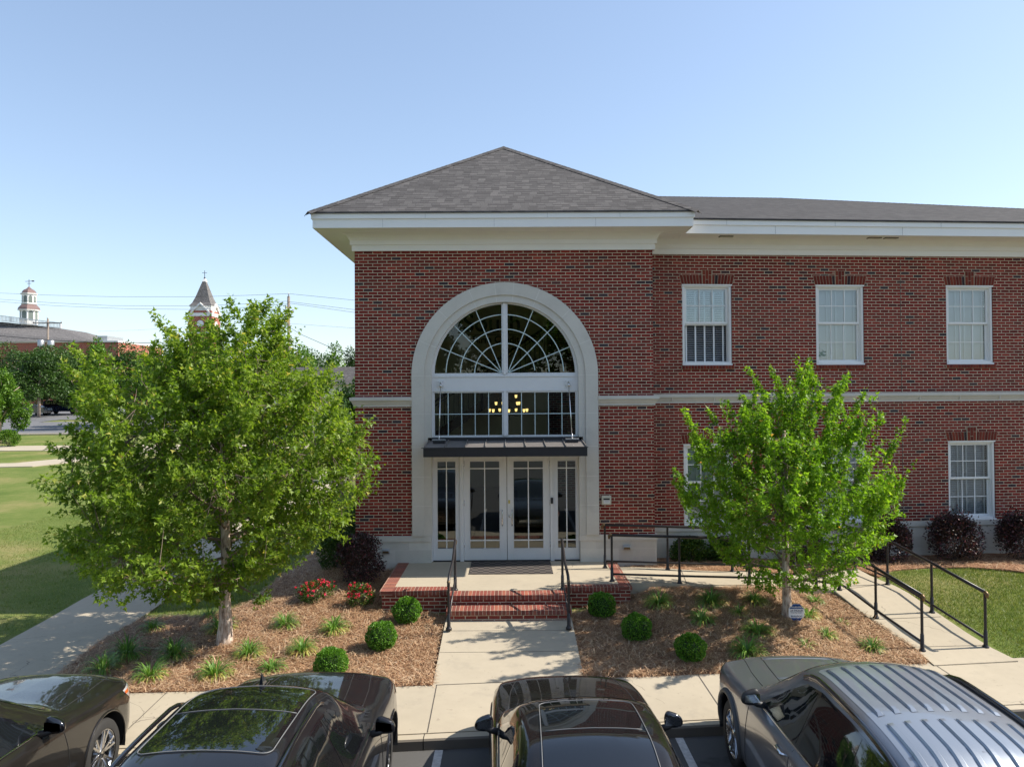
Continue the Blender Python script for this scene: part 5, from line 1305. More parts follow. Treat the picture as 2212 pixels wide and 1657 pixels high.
def wheel(root, x, s, rw, rt, side, style, width=.235):
    m = MB(); w = width; rim = rw*.70
    prof = [(rim, -w/2), (rw-.035, -w/2-.004), (rw-.008, -w/2+.02), (rw, -w/2+.045), (rw, w/2-.045), (rw-.008, w/2-.02), (rw-.035, w/2+.004), (rim, w/2)]
    m.lathe(prof, 40, (x, -s, rw), 'x', 0)
    for k in (-.06, -.02, .02, .06): m.lathe([(rw+.0005, k-.006), (rw-.006, k), (rw+.0005, k+.006)], 40, (x, -s, rw), 'x', 0)
    o = m.build('wheel', 'rubber', root)
    m = MB(); xo = x+side*(w/2-.03)
    m.lathe([(rim-.004, -side*.12), (rim-.012, 0), (rim+.004, side*.028), (rim-.016, side*.02), (rim-.03, -side*.02)], 40, (xo, -s, rw), 'x', 0)
    m.lathe([(0, side*.012), (.052, side*.012), (.062, -side*.02), (.075, -side*.05)], 20, (xo, -s, rw), 'x', 0)
    nsp = style
    for k in range(nsp):
        for dd in (-.10, .10):
            a = 2*math.pi*k/nsp+dd+.2; b = 2*math.pi*k/nsp+.2+dd*1.7
            p = Vector((xo-side*.012, -s+math.cos(a)*.05, rw+math.sin(a)*.05)); q = Vector((xo+side*.004, -s+math.cos(b)*(rim-.015), rw+math.sin(b)*(rim-.015)))
            d = (q-p).normalized(); t_ = Vector((0, -d.z, d.y)).normalized()*.013; dp = Vector((side*.02, 0, 0))
            m.add([p-t_*1.4, p+t_*1.4, q+t_*1.1, q-t_*1.1, p-t_+dp, p+t_+dp, q+t_*.8+dp, q-t_*.8+dp], [(0, 1, 2, 3), (4, 5, 6, 7), (0, 4, 7, 3), (1, 2, 6, 5)], 0)
    m.lathe([(0, -side*.09), (rim-.02, -side*.09)], 30, (xo, -s, rw), 'x', 1)
    m.build('rim', ['rim', 'plastic'], o)
    return o
def sgnp(v, e): return math.copysign(abs(v)**e, v)
def mirror(c, root, s, z, side, paint, out=.115, size=(.105, .075, .078), name='side_mirror'):
    y0 = c.side_y(s, z); m = MB(); cx = side*(y0+out)
    bm = bmesh.new(); bmesh.ops.create_uvsphere(bm, u_segments=20, v_segments=12, radius=1)
    for v in bm.verts:
        x, y, zz = v.co; x = sgnp(x, .62); zz = sgnp(zz, .66); x *= (1-.0*y)*(1-.18*zz*side*0)
        v.co = Vector((cx+x*size[0]*(1-.16*max(0, zz))*(.86 if x*side < 0 else 1), -s+(y if y > 0 else y*.45)*size[1], z+.09+zz*size[2]*(1-.22*x*side)-.012*x*side))
    m.bm(bm, 0, True); bm.free()
    m.tube([(side*(y0-.02), -s-.02, z+.015), (side*(y0+.06), -s-.01, z+.03), (side*(y0+.12), -s, z+.06)], [.035, .032, .03], 10, 1)
    m.add([(cx-side*size[0]*.80, -s-size[1]*.462, z+.09-size[2]*.62), (cx+side*size[0]*.72, -s-size[1]*.462, z+.09-size[2]*.5), (cx+side*size[0]*.70, -s-size[1]*.462, z+.09+size[2]*.42), (cx-side*size[0]*.74, -s-size[1]*.462, z+.09+size[2]*.66)], [(0, 1, 2, 3), (3, 2, 1, 0)], 2)
    for i in range(len(m.v)): pass
    return m.build(name, [paint, 'plastic', 'chrome'], root)
def handle(c, root, s, z, side, mat):
    m = MB(); y = c.side_y(s, z); m.tube([(side*(y-.005), -s+.10, z), (side*(y+.028), -s+.075, z), (side*(y+.03), -s-.075, z), (side*(y-.005), -s-.10, z)], [.012, .015, .015, .012], 8)
    return m.build('door_handle', mat, root)

def make_car(label, X, Ynose, yaw_, sp, paint, name='parked_car', gz=-.765, opts=None):
    opts = opts or {}
    root = thing(name, label, 'car', (X, Ynose, gz), yaw_, 'cars parked nose-in at the kerb'); c = Car(sp)
    c.body(paint, root)
    rw = sp['rw']
    for sw in sp['wheels']:
        for side in (-1, 1): wheel(root, side*(sp['track']), sw, rw, .1, side, opts.get('spokes', 5))
    # arch trim
    for sw in sp['wheels']:
        for side in (-1, 1):
            m = MB(); pts = []
            for k in range(29):
                a = math.pi*k/28*1.10-.16; s = sw-(sp['arch']+.004)*math.cos(a); z = rw+(sp['arch']+.004)*math.sin(a)
                if z < .27: continue
                pts.append((side*(c.side_y(s, max(z, sp['zl'][1][1]+.05))+.001), -s, z))
            m.tube(pts, opts.get('arch_r', .014), 6); m.build('arch_trim', opts.get('arch_mat', paint), root)
    G_ = sp['glass']
    c.panel('windscreen', G_['ws'], 'top', .004, 'carglass', root, cell=.06)
    if 'rw' in G_: c.panel('rear_window', G_['rw'], 'top', .004, 'carglass', root, cell=.08)
    for side in (-1, 1):
        c.panel('window_surround', G_['dlo'], 'side', .0018, 'gloss', root, side, cell=.06)
        for q in G_['side']: c.panel('side_window', q, 'side', .004, 'carglass', root, side, cell=.06)
        m = MB()
        for ln_ in sp['lines']: c.line(ln_, 'side', .0045, .0, m, side)
        m.build('door_gap', 'plastic', root)
        m = MB(); c.line(sp['belt'], 'side', .011, .004, m, side); m.build('window_trim', opts.get('trim', 'gloss'), root)
        mirror(c, root, sp['mir'][0], sp['mir'][1], side, opts.get('mirror', paint))
        for hs, hz in sp['handles']: handle(c, root, hs, hz, side, opts.get('handle', paint))
    m = MB()
    for ln_ in sp['hood']:
        for sg in (-1, 1): c.line([(sg*a, b) for a, b in ln_], 'top', .0055, -.001, m)
    m.build('hood_gap', 'plastic', root)
    # nose: grille, lamps
    zc0 = c.k('zs', .05)
    m = MB(); gw = c.k('w', .1)*.55
    m.bbox(-gw, gw, -.03, .035, .42, zc0-.10, .02, 0)
    for k in range(6): z = .46+(zc0-.60)*k/5; m.box(-gw+.03, gw-.03, .034, .042, z, z+.018, 1)
    m.build('grille', ['plastic', opts.get('grille', 'chrome')], root)
    for side in (-1, 1):
        s1, s2 = .10, .52; z1 = c.k('zs', .25)
        poly_ = [(.06, zc0-.17), (.06, zc0-.04), (.30, z1-.015), (.50, z1-.03), (.42, z1-.10), (.2, zc0-.17)]
        c.panel('headlight', poly_, 'side', .005, 'lamp', root, side, cell=.05)
        c.panel('side_marker', [(.34, z1-.10), (.34, z1-.055), (.46, z1-.05), (.44, z1-.09)], 'side', .009, 'amber', root, side, cell=.05)
    return root, c

SUVP = dict(L=4.85, rw=.37, arch=.445, wheels=(.93, 3.80), track=.80,
    w=[(0, .55), (.05, .70), (.18, .83), (.45, .925), (1.0, .955), (2.4, .96), (3.9, .95), (4.5, .90), (4.8, .80), (4.85, .74)],
    zl=[(0, .36), (.3, .28), (1.5, .27), (3.5, .28), (4.5, .34), (4.85, .42)],
    zs=[(0, .80), (.1, .88), (.35, .95), (1.0, 1.01), (1.6, 1.055), (3.0, 1.09), (4.2, 1.12), (4.7, 1.08), (4.85, 1.0)],
    wr=[(0, .30), (.15, .52), (.5, .66), (1.2, .70), (1.55, .72), (2.0, .66), (2.5, .60), (3.2, .60), (4.0, .58), (4.5, .56), (4.85, .54)],
    ze=[(0, .82), (.1, .92), (.35, .99), (1.0, 1.045), (1.45, 1.09), (2.0, 1.36), (2.42, 1.575), (2.9, 1.635), (3.6, 1.635), (4.2, 1.58), (4.5, 1.43), (4.75, 1.14), (4.85, 1.0)],
    zc=[(0, .83), (.08, .93), (.3, 1.02), (.9, 1.08), (1.35, 1.12), (1.5, 1.16), (2.0, 1.47), (2.35, 1.645), (2.75, 1.70), (3.4, 1.705), (4.1, 1.66), (4.45, 1.50), (4.75, 1.16), (4.85, 1.02)],
    glass=dict(ws=[(-.70, 1.60), (-.4, 1.53), (0, 1.50), (.4, 1.53), (.70, 1.60), (.56, 2.30), (.3, 2.25), (0, 2.24), (-.3, 2.25), (-.56, 2.30)],
               rw=[(-.46, 4.30), (.46, 4.30), (.50, 4.66), (-.50, 4.66)],
               side=[[(1.95, 1.115), (2.28, 1.33), (2.58, 1.50), (2.72, 1.535), (2.86, 1.55), (2.86, 1.13)], [(2.93, 1.13), (2.93, 1.553), (3.35, 1.555), (3.72, 1.54), (3.80, 1.15)], [(3.87, 1.155), (3.80, 1.53), (4.1, 1.50), (4.35, 1.36), (4.45, 1.20)]],
               dlo=[(1.84, 1.085), (2.28, 1.365), (2.58, 1.53), (2.9, 1.572), (3.5, 1.57), (4.12, 1.525), (4.40, 1.36), (4.52, 1.17), (3.2, 1.12)]),
    lines=[[(1.72, 1.03), (1.66, .8), (1.62, .5), (1.66, .34)], [(2.9, 1.09), (2.9, .7), (2.88, .34)], [(3.85, 1.10), (3.78, .95), (3.5, .75), (3.35, .36)], [(1.66, .36), (3.3, .36)]],
    belt=[(1.80, 1.085), (2.4, 1.10), (3.2, 1.115), (4.0, 1.135), (4.48, 1.17)], mir=(1.98, 1.06), handles=[(2.72, .99), (3.62, 1.0)],
    hood=[[(.62, .30), (.70, .9), (.74, 1.45)], [(.0, .10), (.4, .13), (.62, .30)], [(.42, .35), (.48, .9), (.52, 1.38)]])
import copy
def variant(base, **kw): d = copy.deepcopy(base); d.update(kw); return d
def scalez(sp, f, keys=('zs', 'ze', 'zc')):
    for k in keys: sp[k] = [(a, b if b < .5 else .5+(b-.5)*f) for a, b in sp[k]]
    return sp

# --- vehicle 2: black SUV with glass roof
def glassroof(c, root, x0, x1, sA, sM, sB, off=.006, taper=-.03):
    w = (x1-x0)/2
    c.panel('glass_roof', rrect(-w, w, sA, sB, .07, 5, taper), 'top', off, 'carglass', root, cell=.08)
    m = MB(); p = rrect(-w-.012, w+.012, sA-.012, sB+.012, .08, 5, taper); c.line(p+[p[0]], 'top', .0045, off+.001, m)
    c.line([(-w*.99, sM), (w*.99, sM)], 'top', .0038, off+.002, m); m.build('roof_seal', 'seal', root)
def roofrails(c, root, x, sA, sB, mat, h=.05, r=.017, solid=False):
    for side in (-1, 1):
        m = MB(); pts = []
        for k in range(14):
            t_ = k/13; s = sA+(sB-sA)*t_; lift = h*min(1, min(t_, 1-t_)*9); xx = side*(x(s) if callable(x) else x); pts.append((xx, -s, c.top_z(s, xx)+.006+lift))
        m.tube(pts, r, 8)
        if solid: m.tube([(p[0], p[1], p[2]-.022) for p in pts], r*.9, 6)
        m.build('roof_rail', mat, root)
P2_ = paint_mat('black_paint_a', (.006, .006, .008), .0, .3)
SP2 = scalez(variant(SUVP), 1.045)
for k_ in ('w', 'wr'): SP2[k_] = [(a, b*1.03) for a, b in SP2[k_]]
SP2['glass'] = dict(SUVP['glass'], side=[[(a, .5+(b-.5)*1.04) for a, b in q] for q in SUVP['glass']['side']], dlo=[(a, .5+(b-.5)*1.04) for a, b in SUVP['glass']['dlo']])
r2, c2 = make_car('black SUV with a large glass roof and fin antenna, second vehicle from the left', -2.22, -6.66, 0, SP2, P2_, opts=dict(spokes=7, mirror=P2_, trim='gloss', handle='chrome'))
glassroof(c2, r2, -.51, .51, 2.42, 3.02, 3.70)
roofrails(c2, r2, lambda s: .615, 2.62, 4.25, 'gloss', .045, .019)
m = MB(); z_ = c2.top_z(2.33, 0)
m.add([(-.022, -2.27, z_-.01), (.022, -2.27, z_-.01), (.022, -2.40, z_+.0), (-.022, -2.40, z_+.0), (0, -2.385, z_+.135), (0, -2.40, z_+.135)], [(0, 1, 4), (1, 2, 5, 4), (2, 3, 5), (3, 0, 4, 5)]); m.bbox(-.03, .03, -2.42, -2.24, z_-.012, z_+.014, .006); m.build('fin_antenna', 'gloss', r2)

# --- vehicle 1: brownish black crossover, cut by the left edge
SP1 = variant(SUVP, handles=[(2.72, .98), (3.62, .99)])
P1_ = paint_mat('dark_brown_paint', (.009, .008, .0075), .0, .3)
r1, c1 = make_car('brownish black SUV cut off by the left edge of the photo', -5.42, -6.60, 0, SP1, P1_, opts=dict(spokes=6, mirror='gloss', trim='chrome'))
roofrails(c1, r1, .6, 2.62, 4.25, 'gloss', .045, .018)

# --- vehicle 3: low black sedan, centre
SEDAN = dict(L=4.80, rw=.34, arch=.40, wheels=(.92, 3.75), track=.78,
    w=[(0, .45), (.05, .62), (.18, .78), (.45, .88), (1.0, .92), (2.4, .925), (3.9, .92), (4.5, .86), (4.75, .74), (4.8, .68)],
    zl=[(0, .32), (.3, .22), (1.5, .20), (3.5, .21), (4.5, .28), (4.8, .36)],
    zs=[(0, .62), (.1, .70), (.35, .78), (1.0, .86), (1.6, .91), (3.0, .95), (4.2, .98), (4.6, .97), (4.8, .88)],
    wr=[(0, .30), (.15, .52), (.5, .64), (1.2, .68), (1.6, .72), (2.05, .69), (2.5, .655), (3.1, .645), (3.7, .61), (4.2, .58), (4.8, .54)],
    ze=[(0, .63), (.1, .73), (.35, .82), (1.0, .905), (1.5, .95), (2.05, 1.20), (2.45, 1.345), (2.9, 1.39), (3.3, 1.37), (3.8, 1.22), (4.3, 1.03), (4.65, 1.0), (4.8, .90)],
    zc=[(0, .64), (.08, .74), (.3, .84), (.9, .935), (1.35, .98), (1.52, 1.01), (2.0, 1.26), (2.35, 1.405), (2.75, 1.455), (3.2, 1.445), (3.7, 1.30), (4.2, 1.09), (4.6, 1.03), (4.8, .92)],
    glass=dict(ws=[(-.68, 1.66), (-.4, 1.57), (0, 1.54), (.4, 1.57), (.68, 1.66), (.53, 2.32), (.3, 2.27), (0, 2.26), (-.3, 2.27), (-.53, 2.32)],
               rw=[(-.44, 3.55), (.44, 3.55), (.50, 4.12), (-.50, 4.12)],
               side=[[(2.0, .975), (2.30, 1.14), (2.6, 1.265), (2.85, 1.305), (2.86, .985)], [(2.93, .985), (2.93, 1.31), (3.2, 1.30), (3.6, 1.19), (3.95, 1.01)]],
               dlo=[(1.9, .955), (2.30, 1.165), (2.6, 1.285), (2.9, 1.325), (3.22, 1.315), (3.65, 1.19), (4.05, .995), (3.2, .975)]),
    lines=[[(1.72, .88), (1.66, .7), (1.62, .4), (1.66, .27)], [(2.9, .95), (2.9, .6), (2.88, .27)], [(3.85, .95), (3.7, .8), (3.45, .6), (3.35, .28)], [(1.66, .28), (3.3, .28)]],
    belt=[(1.85, .945), (2.4, .96), (3.2, .975), (3.95, .99)], mir=(1.98, .92), handles=[(2.72, .85), (3.62, .86)],
    hood=[[(.58, .28), (.68, .9), (.72, 1.48)], [(.0, .10), (.35, .13), (.58, .28)]])
P3_ = paint_mat('black_paint_b', (.006, .005, .005), .0, .3)
r3, c3 = make_car('low black sedan with a framed sunroof parked in front of the entrance walk', .735, -6.30, R(1.2), SEDAN, P3_, opts=dict(spokes=5, mirror='gloss', handle='gloss'))
glassroof(c3, r3, -.43, .43, 2.46, 3.10, 3.72, .005, .10)

# --- vehicle 4: grey SUV with ribbed roof, right
SP4 = variant(SUVP); 
SP4['L'] = 5.05
for k_ in ('w', 'wr'): SP4[k_] = [(a, b*1.045) for a, b in SP4[k_]]
scalez(SP4, 1.08); SP4['wr'] = [(a, b*(1.04 if 2 < a < 4.4 else 1)) for a, b in SP4['wr']]; SP4['ze'] = [(a, b-(.03 if 2 < a < 4.4 else 0)) for a, b in SP4['ze']]
for q in ('zs', 'ze', 'zc', 'w', 'wr', 'zl'): SP4[q] = SP4[q][:-1]+[(5.05, SP4[q][-1][1])]
def up4(P_): return [[(a, .5+(b-.5)*1.075) for a, b in q] for q in P_]
SP4['glass'] = dict(ws=[(a*1.045, b) for a, b in SUVP['glass']['ws']], rw=[(a, b+.15) for a, b in SUVP['glass']['rw']], side=up4(SUVP['glass']['side']), dlo=up4([SUVP['glass']['dlo']])[0])
SP4['lines'] = up4(SUVP['lines']); SP4['belt'] = up4([SUVP['belt']])[0]; SP4['mir'] = (1.95, 1.13); SP4['handles'] = [(2.72, 1.05), (3.62, 1.06)]
SP4['rw'] = .385; SP4['arch'] = .47; SP4['wheels'] = (.95, 3.92); SP4['track'] = .84
P4_ = paint_mat('grey_paint', (.24, .25, .27), .7, .30)
r4, c4_ = make_car('grey SUV with a ribbed silver roof and black roof rails, rightmost vehicle', 3.64, -6.30, R(-1.5), SP4, P4_, opts=dict(spokes=5, mirror='plastic', arch_r=.034, arch_mat=simple('dark_cladding', (.075, .07, .065), .6), trim='chrome', handle='chrome'))
roofrails(c4_, r4, lambda s: .645, 2.45, 4.55, 'gloss', .05, .024, True)
P4R = paint_mat('grey_roof_paint', (.30, .33, .37), .55, .34)
c4_.panel('roof_skin', rrect(-.555, .555, 2.50, 4.45, .05, 4), 'top', .003, P4R, r4, cell=.09)
def rib(c, x, sA, sB, w=.028, h=.014):
    n = 22; vs = []
    for k in range(n+1):
        t_ = k/n; s = sA+(sB-sA)*t_; hh = h*min(1, min(t_, 1-t_)*16); ww = w
        for dx, dz in ((-ww, .0025), (-ww*.55, hh+.003), (ww*.55, hh+.003), (ww, .0025)): vs.append((x+dx, -s, c.top_z(s, x+dx)+.003+dz))
    return vs, [(4*k+j, 4*k+j+1, 4*k+j+5, 4*k+j+4) for k in range(n) for j in range(3)]
m = MB()
for k in range(8):
    x = -.47+k*.134; v_, f_ = rib(c4_, x, 2.55, 3.62); m.add(v_, [tuple(reversed(q)) for q in f_], 0, False)
for k in range(8):
    x = -.47+k*.134; v_, f_ = rib(c4_, x, 3.74, 4.40); m.add(v_, [tuple(reversed(q)) for q in f_], 0, False)
m.build('roof_rib', P4R, r4)['kind'] = 'stuff'
m = MB(); pl_ = [(-.42, .42), (.42, .42), (.50, 1.22), (-.50, 1.22)]
c4_.line(pl_+[pl_[0]], 'top', .010, -.004, m); m.build('hood_crease', P4_, r4)

# ================================================================== FAR SURROUNDINGS
def far_tree(name, label, x, y, h, r, seed, mat='leafD', n=9000, leaf=.16, crown0=.22, trunk_r=.2, cone=0.0, grp=None, k=38, squash=.5):
    rng = np.random.default_rng(seed); z0 = G(x, y); t_ = thing(name, label, 'tree', (x, y, z0), 0, grp)
    c = norm(rng.normal(size=(k, 3)))*rng.uniform(.35, .86, (k, 1))
    hz = (c[:, 2]+1)/2
    if cone: c[:, :2] *= (1.15-cone*hz)[:, None]
    cr = rng.uniform(.16, .34, k)*(1-(.5*cone)*hz); ci = rng.choice(k, n, p=cr**2/np.sum(cr**2))
    u = norm(rng.normal(size=(n, 3))); P = c[ci]+u*(cr[ci]*rng.uniform(.62, 1.08, n))[:, None]
    ch = h*(1-crown0); P = P*np.array([r, r, ch/2])+np.array([0, 0, h*crown0+ch/2]); P[:, 2] = np.maximum(P[:, 2], h*crown0*.75)
    D = u*.7+rng.normal(0, .6, (n, 3))-np.array([0, 0, .25])
    leaves('crown', P, D, leaf*rng.uniform(.6, 1.4, n), mat, t_, SHAPE_OVAL, None, rng)
    m = MB(); m.tube([(0, 0, -.3), (0, 0, h*.35), (.1, 0, h*.8)], [trunk_r, trunk_r*.7, .03], 8)
    for i in range(7):
        a = rng.uniform(0, 6.28); s0 = h*rng.uniform(.25, .5); e = Vector((math.cos(a)*r*.6, math.sin(a)*r*.6, s0+h*.25)); m.tube([(0, 0, s0), (e.x*.5, e.y*.5, s0+h*.16), e], [trunk_r*.4, trunk_r*.25, .02], 5)
    m.build('trunk', 'bark', t_)
    return t_
def at(xd, z): return (xd-1098)/1590.*z+.07, z-15.88       # only a unit conversion used while placing far things
def T(xd, dist, ytop, rpx, **kw):
    x, y = at(xd, dist); zt = 3.62+(853-ytop)/1590.*dist; return x, y, zt-G(x, y), rpx/1590.*dist
far = [('far_street_tree', 'dark broad street tree directly left of the parked blue SUV', 35, 96, 742, 80, 'leafD', .12, 0, 14000),
       ('far_street_tree', 'dark broad street tree over the parked blue SUV', 88, 92, 738, 84, 'leafD', .16, 0, 16000),
       ('far_street_tree', 'dark street tree right of the one over the blue SUV', 168, 98, 740, 76, 'leafD', .06, 0, 14000),
       ('cypress_tree', 'feathery pointed cypress rising before the long grey roof', 217, 70, 716, 62, 'leafM', .05, .9, 11000),
       ('bright_tree', 'bright green feathery tree cut off by the left edge of the photo', 4, 55, 786, 62, 'leafM', .08, .5, 14000),
       ('dark_tree', 'dark tree just right of the pointed cypress', 285, 75, 735, 74, 'leafD', .04, 0, 12000),
       ('dark_tree', 'tree left of the red clock tower, mostly behind the big maple', 372, 90, 738, 66, 'leafD', .05, 0, 10000),
       ('dark_tree', 'tree under the red clock tower, mostly behind the big maple', 470, 95, 742, 62, 'leafD', .08, 0, 7000),
       ('mid_tree', 'domed green tree directly left of the tall wooden power pole', 598, 72, 712, 52, 'leafM', .06, .2, 10000),
       ('mid_tree', 'green tree directly right of the tall wooden power pole', 660, 74, 733, 44, 'leafM', .05, .2, 9000),
       ('mid_tree', 'low green tree between the power pole and the brick corner', 722, 62, 748, 40, 'leafM', .05, 0, 8000),
       ('mid_tree', 'far green tree meeting the brick corner at roof-wire height', 765, 110, 742, 34, 'leafD', .05, 0, 6000),
       ('dark_tree', 'very dark tree close behind the left side wall of the building', 758, 34, 790, 42, 'leafD', .04, 0, 9000),
       ('dark_tree', 'dark bushy tree filling the gap between big maple and brick corner', 738, 30, 860, 30, 'leafD', .02, 0, 7000)]
for i, (nm, lab, xd, ds, yt, rp, mt, c0, cn_, n) in enumerate(far):
    x, y, h, r = T(xd, ds, yt, rp); far_tree(nm, lab, x, y, h, r, 300+i, mt, n, .0021*ds+.05, c0, .018*h+.04, cn_, 'trees beyond the lawn')
for i, (xd, ds, yt, rp) in enumerate(((130, 125, 752, 70), (330, 130, 745, 75), (540, 120, 742, 70), (690, 140, 748, 60), (20, 130, 755, 80), (430, 140, 748, 70), (620, 135, 740, 60))):
    x, y, h, r = T(xd, ds, yt, rp)
    lab = ['behind the dark street trees on the left', 'behind the tree right of the cypress', 'behind and right of the clock tower', 'behind the low trees by the brick corner', 'at the far left under the long grey roof', 'beside the foot of the clock tower', 'behind the tall wooden power pole'][i]
    far_tree('background_tree', 'hazy dark tree of the backmost row, '+lab, x, y, h, r, 350+i, 'leafD', 5000, .34, .03, .2, 0, 'backmost row of trees')
shrub('round_shrub', 'light green round shrub at the foot of the left-edge tree', *at(22, 52.5), G(*at(22, 52.5)), .75, .6, 1.15, 'leafM', 3500, .10, 60, None, .02)

# courthouse-like brick hall with cupola
def oct_(r, z, n=8, ph=math.pi/8): return [(r*math.cos(2*math.pi*k/n+ph), r*math.sin(2*math.pi*k/n+ph), z) for k in range(n)]
def stack(mb, rings, mi=0, smooth=False):
    n = len(rings[0]); vs = [p for r in rings for p in r]
    mb.add(vs, [(i*n+j, i*n+(j+1) % n, (i+1)*n+(j+1) % n, (i+1)*n+j) for i in range(len(rings)-1) for j in range(n)]+[tuple(range(n-1, -1, -1)), tuple(range((len(rings)-1)*n, len(rings)*n))], mi, smooth)
HZ = 150.0; px = HZ/1590.
def fx(xd, yl): return (xd-1098)/1590.*(HZ-7+yl)+.07-hx
hx, hy = at(66, HZ)
HB = thing('brick_hall', 'long red brick hall with grey hipped roof, white rail and white domed cupola', 'building', (hx, hy-7.0, 0))
def zd(yd, dist=HZ): return 3.62+(853-yd)*dist/1590.
gz = G(hx, hy)-.5
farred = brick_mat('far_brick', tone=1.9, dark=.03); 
m = MB(); m.box(-30, fx(258, 0), 0, 18, gz, zd(741)); m.build('wall', farred, HB)
m = MB(); m.box(-30.4, fx(259, 0), -.3, 18.3, zd(743), zd(741)+.1); m.build('eave', 'trim', HB)
ex = fx(208, 0); e_z = zd(741)
m = MB(); rz0, rz1 = zd(692), zd(716)
vs = [(-30, -.5, e_z), (ex, -.5, e_z), (ex, 15, e_z), (-30, 15, e_z), (fx(10, 5.5), 5.5, rz0-.2), (fx(133, 6), 6.0, zd(708)), (fx(189, 7), 7.0, rz1), (-30, 5.5, rz0)]
m.add(vs, [(0, 1, 6, 5, 4, 7), (1, 2, 6), (2, 3, 7, 4, 5, 6)], 0); m.build('roof', 'hazed_roof', HB)
m = MB(); m.box(fx(225, 4), fx(246, 4), 2, 8, zd(743), zd(728)); m.build('rooftop_unit', 'gal', HB)
cy_ = 7.0
def at3(rings): return [[(p[0], p[1]+cy_, p[2]) for p in r] for r in rings]
m = MB(); stack(m, at3([oct_(1.62, zd(700)), oct_(1.62, zd(669))])); stack(m, at3([oct_(1.95, zd(669)), oct_(2.0, zd(667))]));
stack(m, at3([oct_(1.28, zd(658)), oct_(1.28, zd(634))])); stack(m, at3([oct_(1.42, zd(655)), oct_(1.42, zd(653))])); stack(m, at3([oct_(1.5, zd(634)), oct_(1.55, zd(631.5))]))
cu = m.build('cupola', 'trim', HB)
m = MB(); stack(m, at3([oct_(2.0, zd(667)), oct_(1.9, zd(662.5)), oct_(1.55, zd(658)), oct_(1.35, zd(656))]), 0); stack(m, at3([oct_(1.32, zd(631.5)), oct_(1.25, zd(628)), oct_(.95, zd(624)), oct_(.45, zd(621)), oct_(.1, zd(617))]), 0)
m.build('copper_roof', simple('weathered_copper', (.20, .13, .12), .55, .3, var=.3), cu)
m = MB(); m.tube([(0, cy_, zd(619)), (0, cy_, zd(601))], .05, 6); m.tube([(-.75, cy_, zd(605.5)), (.95, cy_, zd(604.5))], .05, 6); m.box(.55, 1.05, cy_-.03, cy_+.03, zd(606), zd(603.5)); m.tube([(-.4, cy_, zd(610)), (.4, cy_, zd(610))], .04, 6)
m.build('weathervane', 'black', cu)
LOUV = simple('grey_louvre', (.16, .19, .17), .5)
for k in range(8):
    a = 2*math.pi*k/8; d = Vector((math.cos(a), math.sin(a), 0)); s_ = Vector((-d.y, d.x, 0))
    for rr, w, za, zb in ((1.62*math.cos(math.pi/8), .42, zd(691), zd(672)), (1.28*math.cos(math.pi/8), .33, zd(652), zd(639))):
        m = MB(); c = d*(rr+.02)+Vector((0, cy_, 0)); m.add([c-s_*w+Vector((0, 0, za)), c+s_*w+Vector((0, 0, za)), c+s_*w+Vector((0, 0, zb)), c+Vector((0, 0, zb+.25)), c-s_*w+Vector((0, 0, zb))], [(0, 1, 2, 3, 4)]); m.build('louvre', LOUV, cu)
m = MB(); yb = 5.2; bx0, bx1 = fx(0, yb), fx(133, yb)
def bz(x): return zd(681)+(zd(709)-zd(692))*(x-bx0)/(bx1-bx0)
for zz in (0, 1.0):
    m.add([(bx0, yb, bz(bx0)-1.0+zz), (bx1, yb, bz(bx1)-1.0+zz), (bx1, yb, bz(bx1)-.86+zz), (bx0, yb, bz(bx0)-.86+zz), (bx0, yb+.15, bz(bx0)-1.0+zz), (bx1, yb+.15, bz(bx1)-1.0+zz), (bx1, yb+.15, bz(bx1)-.86+zz), (bx0, yb+.15, bz(bx0)-.86+zz)], [(0, 1, 2, 3), (3, 2, 6, 7), (1, 5, 6, 2)])
for i in range(46):
    x = bx0+(bx1-bx0)*i/45; w = .12 if i % 9 == 0 else .04; m.box(x-w, x+w, yb+.01, yb+.12, bz(x)-1.0, bz(x)+(.12 if w > .1 else 0))
m.build('balustrade', 'trim', HB)
# clock tower
TZ = 135.0; tx, ty = at(444, TZ)
TW_ = thing('clock_tower', 'red brick clock tower with pointed grey spire and white gables behind the big maple', 'tower', (tx, ty, 0), R(1))
def zt(yd): return 3.62+(852-yd)*TZ/1590.
hw = 2.05
m = MB(); m.box(-hw, hw, -hw, hw, G(tx, ty)-1, zt(672)); m.build('shaft', farred, TW_)
m = MB(); m.box(-hw-.15, hw+.15, -hw-.15, hw+.15, zt(721), zt(717.5)); m.build('stone_band', 'trim', TW_); m = MB(); m.box(-hw-.12, hw+.12, -hw-.12, hw+.12, zt(684), zt(677)); m.box(-hw+.2, hw-.2, -hw+.2, hw-.2, zt(677), zt(661.5)); m.box(-hw+.08, hw-.08, -hw+.08, hw-.08, zt(663.5), zt(661.3)); m.box(-hw+.1, hw-.1, -hw+.1, hw-.1, zt(672), zt(669))
for a in range(4):
    c, s_ = math.cos(a*math.pi/2), math.sin(a*math.pi/2)
    def rr(p): return (p[0]*c-p[1]*s_, p[0]*s_+p[1]*c, p[2])
    w = 1.75; zb_, zc = zt(680), zt(659)
    for sg in (-1, 1):
        vs = [(sg*w, -hw-.18, zb_), (sg*w, -hw-.18, zb_+.38), (0, -hw-.18, zc+.38), (0, -hw-.18, zc)]; vs += [(p[0], -hw+.2, p[2]) for p in vs]
        m.add([rr(p) for p in vs], [(0, 1, 2, 3), (4, 7, 6, 5), (1, 5, 6, 2), (0, 3, 7, 4)])
m.build('white_gable', 'trim', TW_)
m = MB(); sp_ = []
for r, yd in ((hw-.02, 661.4), (hw-.42, 655), (hw-.85, 642), (.30, 607)): sp_.append([(r, r, zt(yd)), (-r, r, zt(yd)), (-r, -r, zt(yd)), (r, -r, zt(yd))])
